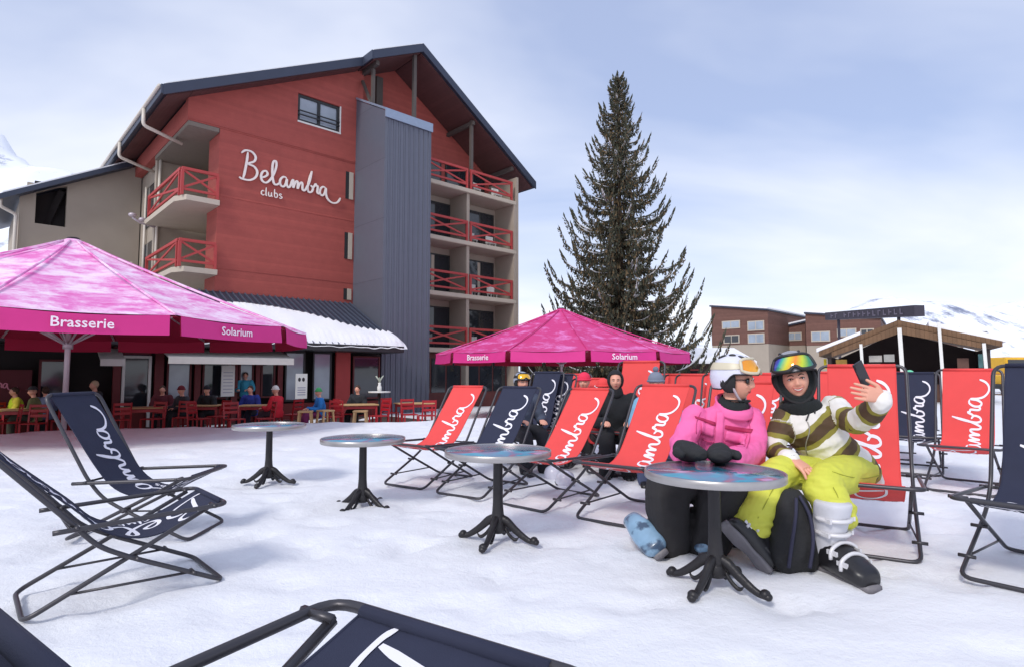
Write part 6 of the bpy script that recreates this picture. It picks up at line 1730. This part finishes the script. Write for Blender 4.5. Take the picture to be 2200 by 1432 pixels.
# ------------------------------------------------------------------ people further off
def skim(col): return mat('cloth_%d_%d_%d' % col, srgb(*col), .85, var=.15, scale=6, bump=.3, bscale=40)
def extra(at_, rz, label, jacket, trousers, hat, sit=True, sc=1.0, hatkind='beanie', hair=(70, 50, 40), pom=None, lean=.0, hood=False, goggles=None, group=None, vest=None):
    root = empty('person', at_, rz, sc); tag(root, label, 'person', group)
    if sit:
        hip, chest, neck, head = V((0, 0, .50)), V((0, .02 + lean, .80)), V((0, .05 + lean * 1.6, 1.02)), V((0, .08 + lean * 2, 1.17))
        kn = [V((s * .12, .42, .50)) for s in (-1, 1)]; an = [V((s * .13, .46, .08)) for s in (-1, 1)]
    else:
        hip, chest, neck, head = V((0, 0, .92)), V((0, .0 + lean, 1.25)), V((0, .02 + lean * 1.6, 1.47)), V((0, .04 + lean * 2, 1.62))
        kn = [V((s * .10, .03, .50)) for s in (-1, 1)]; an = [V((s * .11, .0, .08)) for s in (-1, 1)]
    sh = [V((s * .19, chest.y + .02, neck.z - .07)) for s in (-1, 1)]
    el = [V((s * .27, chest.y + .10, neck.z - .34)) for s in (-1, 1)]; wr = [V((s * .14, chest.y + .34, neck.z - .33)) for s in (-1, 1)]
    T = Matrix.Translation(head)
    b = MB(); add_head(b, T); limb(b, [head - V((0, .02, .08)), neck, chest], [.05, .055, .08]); torso(b, hip, chest, neck, sh[0], sh[1], .75)
    for i in (0, 1):
        limb(b, [sh[i], el[i], wr[i]], [.045, .038, .026]); limb(b, [hip + V(((-1, 1)[i] * .08, 0, 0)), kn[i], an[i]], [.07, .05, .035])
        hand(b, wr[i], V(((1, -1)[i] * .25, 1, -.1)), V((0, .1, -1)), (1, -1)[i], sc=1.0)
    me = remesh(b, .0085, 2); finish(me, 'body', M_SKIN, root)
    if sc * 1 > 0 and abs(at_[1]) < 10: face_features(root, T, False)
    j = MB(); torso(j, hip, chest, neck, sh[0], sh[1], 1.08, .06)
    for i in (0, 1): limb(j, [sh[i], el[i], wr[i]], [.085, .075, .055])
    me = remesh(j, .016, 3); wrinkle(me, .018, 9, at_[0]); jo = finish(me, 'jacket', skim(jacket), root)
    if vest:
        vm = MB(); torso(vm, hip + V((0, 0, .1)), chest, neck - V((0, 0, .02)), sh[0] + V((.03, 0, 0)), sh[1] - V((.03, 0, 0)), 1.22, 0); me = remesh(vm, .018, 3); finish(me, 'vest', skim(vest), root)
    t_ = MB()
    for i in (0, 1): limb(t_, [hip + V(((-1, 1)[i] * .09, 0, 0)), kn[i], an[i]], [.115, .095, .09])
    me = remesh(t_, .018, 3); finish(me, 'trousers', skim(trousers), root)
    for i in (0, 1):
        bt = MB(); c = an[i] - V((0, 0, .08)); bt.loft([(c + V((0, -.09, .05)), V((.04, 0, 0)), V((0, 0, .04))), (c + V((0, -.02, .06)), V((.05, 0, 0)), V((0, 0, .055))), (c + V((0, .1, .045)), V((.05, 0, 0)), V((0, 0, .04))), (c + V((0, .18, .03)), V((.035, 0, 0)), V((0, 0, .025)))], n=12); bt.build('boot', M_SHELL, root)
    if hood:
        h = MB()
        h.ball(head + V((0, -.03, .015)), (.105, .115, .13), n=22, m=16)
        me = remesh(h, .01, 2)
        # open the hood in front of the face
        bm = bmesh.new(); bm.from_mesh(me); dl = [v for v in bm.verts if v.co.y > head.y + .045 and abs(v.co.x) < .075 and v.co.z < head.z + .08]; bmesh.ops.delete(bm, geom=dl, context='VERTS'); bm.to_mesh(me); bm.free()
        limb(j, [head, neck], [.1, .1]); ho = finish(me, 'hood', skim(hat), root); s_ = ho.modifiers.new('t', 'SOLIDIFY'); s_.thickness = .012
        n_ = MB(); limb(n_, [head - V((0, .03, .10)), neck], [.085, .10]); n_.build('scarf', skim(hat), root)
    elif hatkind == 'helmet':
        helmet(root, T, skim(hat), M_BLACKF, goggles or M_LY, M_FRAME, M_BLACKF)
    elif hatkind == 'beanie':
        h = MB(); h.lathe([(.088, .028), (.096, .035), (.094, .07), (.086, .10), (.062, .132), (.03, .15), (.0, .155)], c=head, n=20); h.tube([head + V((.093 * math.cos(a_), .105 * math.sin(a_), .040)) for a_ in [k * math.pi / 8 for k in range(16)]], .016, 8, closed=True)
        hb = h.build('hat', skim(hat), root)
        if pom: p = MB(); p.ball(head + V((0, 0, .18)), .036); p.build('pompom', skim(pom), hb)
    elif hatkind == 'brim':
        h = MB(); h.lathe([(.15, .06), (.155, .065), (.10, .075), (.09, .12), (.06, .15), (0, .155)], c=head, n=22); h.build('hat', skim(hat), root)
    else:
        h = MB(); h.ball(head + V((0, -.018, .028)), (.084, .095, .105), n=20, m=14); me = remesh(h, .009, 1); wrinkle(me, .008, 30, 1); finish(me, 'hair', skim(hair), root)
    return root
def spot(x, D, z): p = wld(x, 850, D); return (p.x, p.y, z)
extra(spot(1116, 7.6, -.04), R(205), 'skier in a grey helmet with orange goggles behind the navy deck chair', (70, 78, 96), (40, 40, 46), (150, 156, 170), sc=.95, hatkind='helmet')
extra(spot(1258, 8.2, -.02), R(160), 'child in a bright pink hat sitting behind the row of deck chairs', (60, 60, 64), (40, 40, 44), (226, 50, 84), sc=.93)
extra(spot(1290, 7.7, -.06), R(200), 'child in a red coat half hidden behind a red deck chair', (222, 60, 66), (60, 50, 50), (228, 70, 70), sc=.90)
extra(spot(1322, 7.3, -.04), R(172), 'person hooded in black looking down between two red deck chairs', (26, 28, 32), (28, 28, 32), (26, 28, 32), sc=.97, hood=True, lean=.03)
extra(spot(1410, 6.75, -.02), R(165), 'small child in a grey pompom hat peeping over the red deck chair', (120, 170, 200), (70, 80, 110), (118, 126, 142), sc=.93, pom=(110, 116, 132))
extra(spot(1950, 13.0, -.05), R(190), 'person in a pink coat and green hat near the snack hut', (220, 80, 120), (60, 60, 70), (110, 200, 160), sc=1.0)
FLn = FL + .0
extra(spot(38, 15.9, FLn), R(140), 'guest in a bright yellow vest at the left end of the terrace', (200, 190, 60), (60, 50, 50), (90, 60, 50), vest=(206, 230, 50), sc=1.0, hatkind='hair')
extra(spot(78, 15.7, FLn), R(120), 'guest in a dark brimmed hat beside the parasol pole', (120, 126, 84), (60, 60, 50), (52, 50, 54), sc=1.0, hatkind='brim')
extra(spot(100, 16.3, FLn), R(60), 'guest in a grey blue coat turned to the brimmed hat', (104, 112, 140), (50, 50, 56), (60, 60, 60), sc=1.0, hatkind='hair')
extra(spot(208, 17.2, FLn), R(150), 'dark dressed fair haired guest by the restaurant door', (40, 36, 40), (40, 36, 40), (60, 60, 60), sc=1.12, hatkind='hair', hair=(190, 160, 130))
extra(spot(448, 17.6, FLn), R(170), 'black coated guest sitting below the tall white poster', (32, 32, 36), (36, 36, 40), (34, 34, 38), sc=1.0, hatkind='beanie')
extra(spot(540, 17.9, FLn), R(178), 'guest in a royal blue jacket at the shared terrace table', (40, 56, 140), (40, 40, 60), (60, 40, 40), sc=1.0, hatkind='hair')
extra(spot(597, 17.0, FLn), R(80), 'guest in a red jacket and white hat seen from the side', (206, 32, 50), (60, 40, 50), (226, 220, 214), sc=1.0)
extra(spot(690, 17.2, FLn), R(120), 'small guest in blue and green next to a wooden stool', (40, 120, 190), (120, 40, 90), (60, 150, 90), sc=.95)
extra(spot(527, 20.5, FLn), R(190), 'standing guest in turquoise in front of the restaurant window', (60, 150, 180), (40, 44, 60), (40, 40, 44), sit=False, sc=.98, hatkind='hair')
extra(spot(350, 17.8, FLn), R(200), 'guest in dark red left of the white poster', (90, 30, 40), (40, 36, 40), (60, 50, 50), sc=1.0, hatkind='hair')



extra(spot(395, 17.0, FLn), R(150), 'guest in dark grey beside the black coated one on the terrace', (60, 60, 66), (40, 40, 44), (120, 40, 50), sc=1.0)
extra(spot(770, 18.4, FLn), R(170), 'guest in black sitting in front of the dark opening by the red pillar', (36, 38, 44), (30, 30, 34), (50, 50, 60), sc=1.0, hatkind='hair')
extra(spot(1175, 19.0, FLn), R(150), 'guest in red sitting under the smaller pink parasol', (180, 40, 50), (40, 40, 50), (60, 60, 70), sc=1.0)
for k, (x, y, D, lb) in enumerate([(1190, 905, 6.9, 'white ski helmet lying on the snow behind the row, nearer the navy chair'), (1212, 925, 6.5, 'white and grey ski helmet propped behind the third chair of the row')]):
    p = wld(x, y, D); m = MB()
    m.lathe([(.125, 0), (.135, .04), (.130, .10), (.10, .16), (.05, .19), (0, .20)], n=24); m.lathe([(.118, .0), (.11, .08), (0, .15)], n=20, mi=1)
    m.tube([(.127 * math.cos(a_), .127 * math.sin(a_), .02) for a_ in [i * math.pi / 10 for i in range(20)]], .010, 6, closed=True, mi=1)
    o_ = m.build('ski_helmet', [M_HW, M_BLACKF]); o_.location = (p.x, p.y, gz(p.x, p.y)); o_.rotation_euler = (.3, -.2, k); o_.scale = (.8, .8, .8); tag(o_, lb, 'helmet')
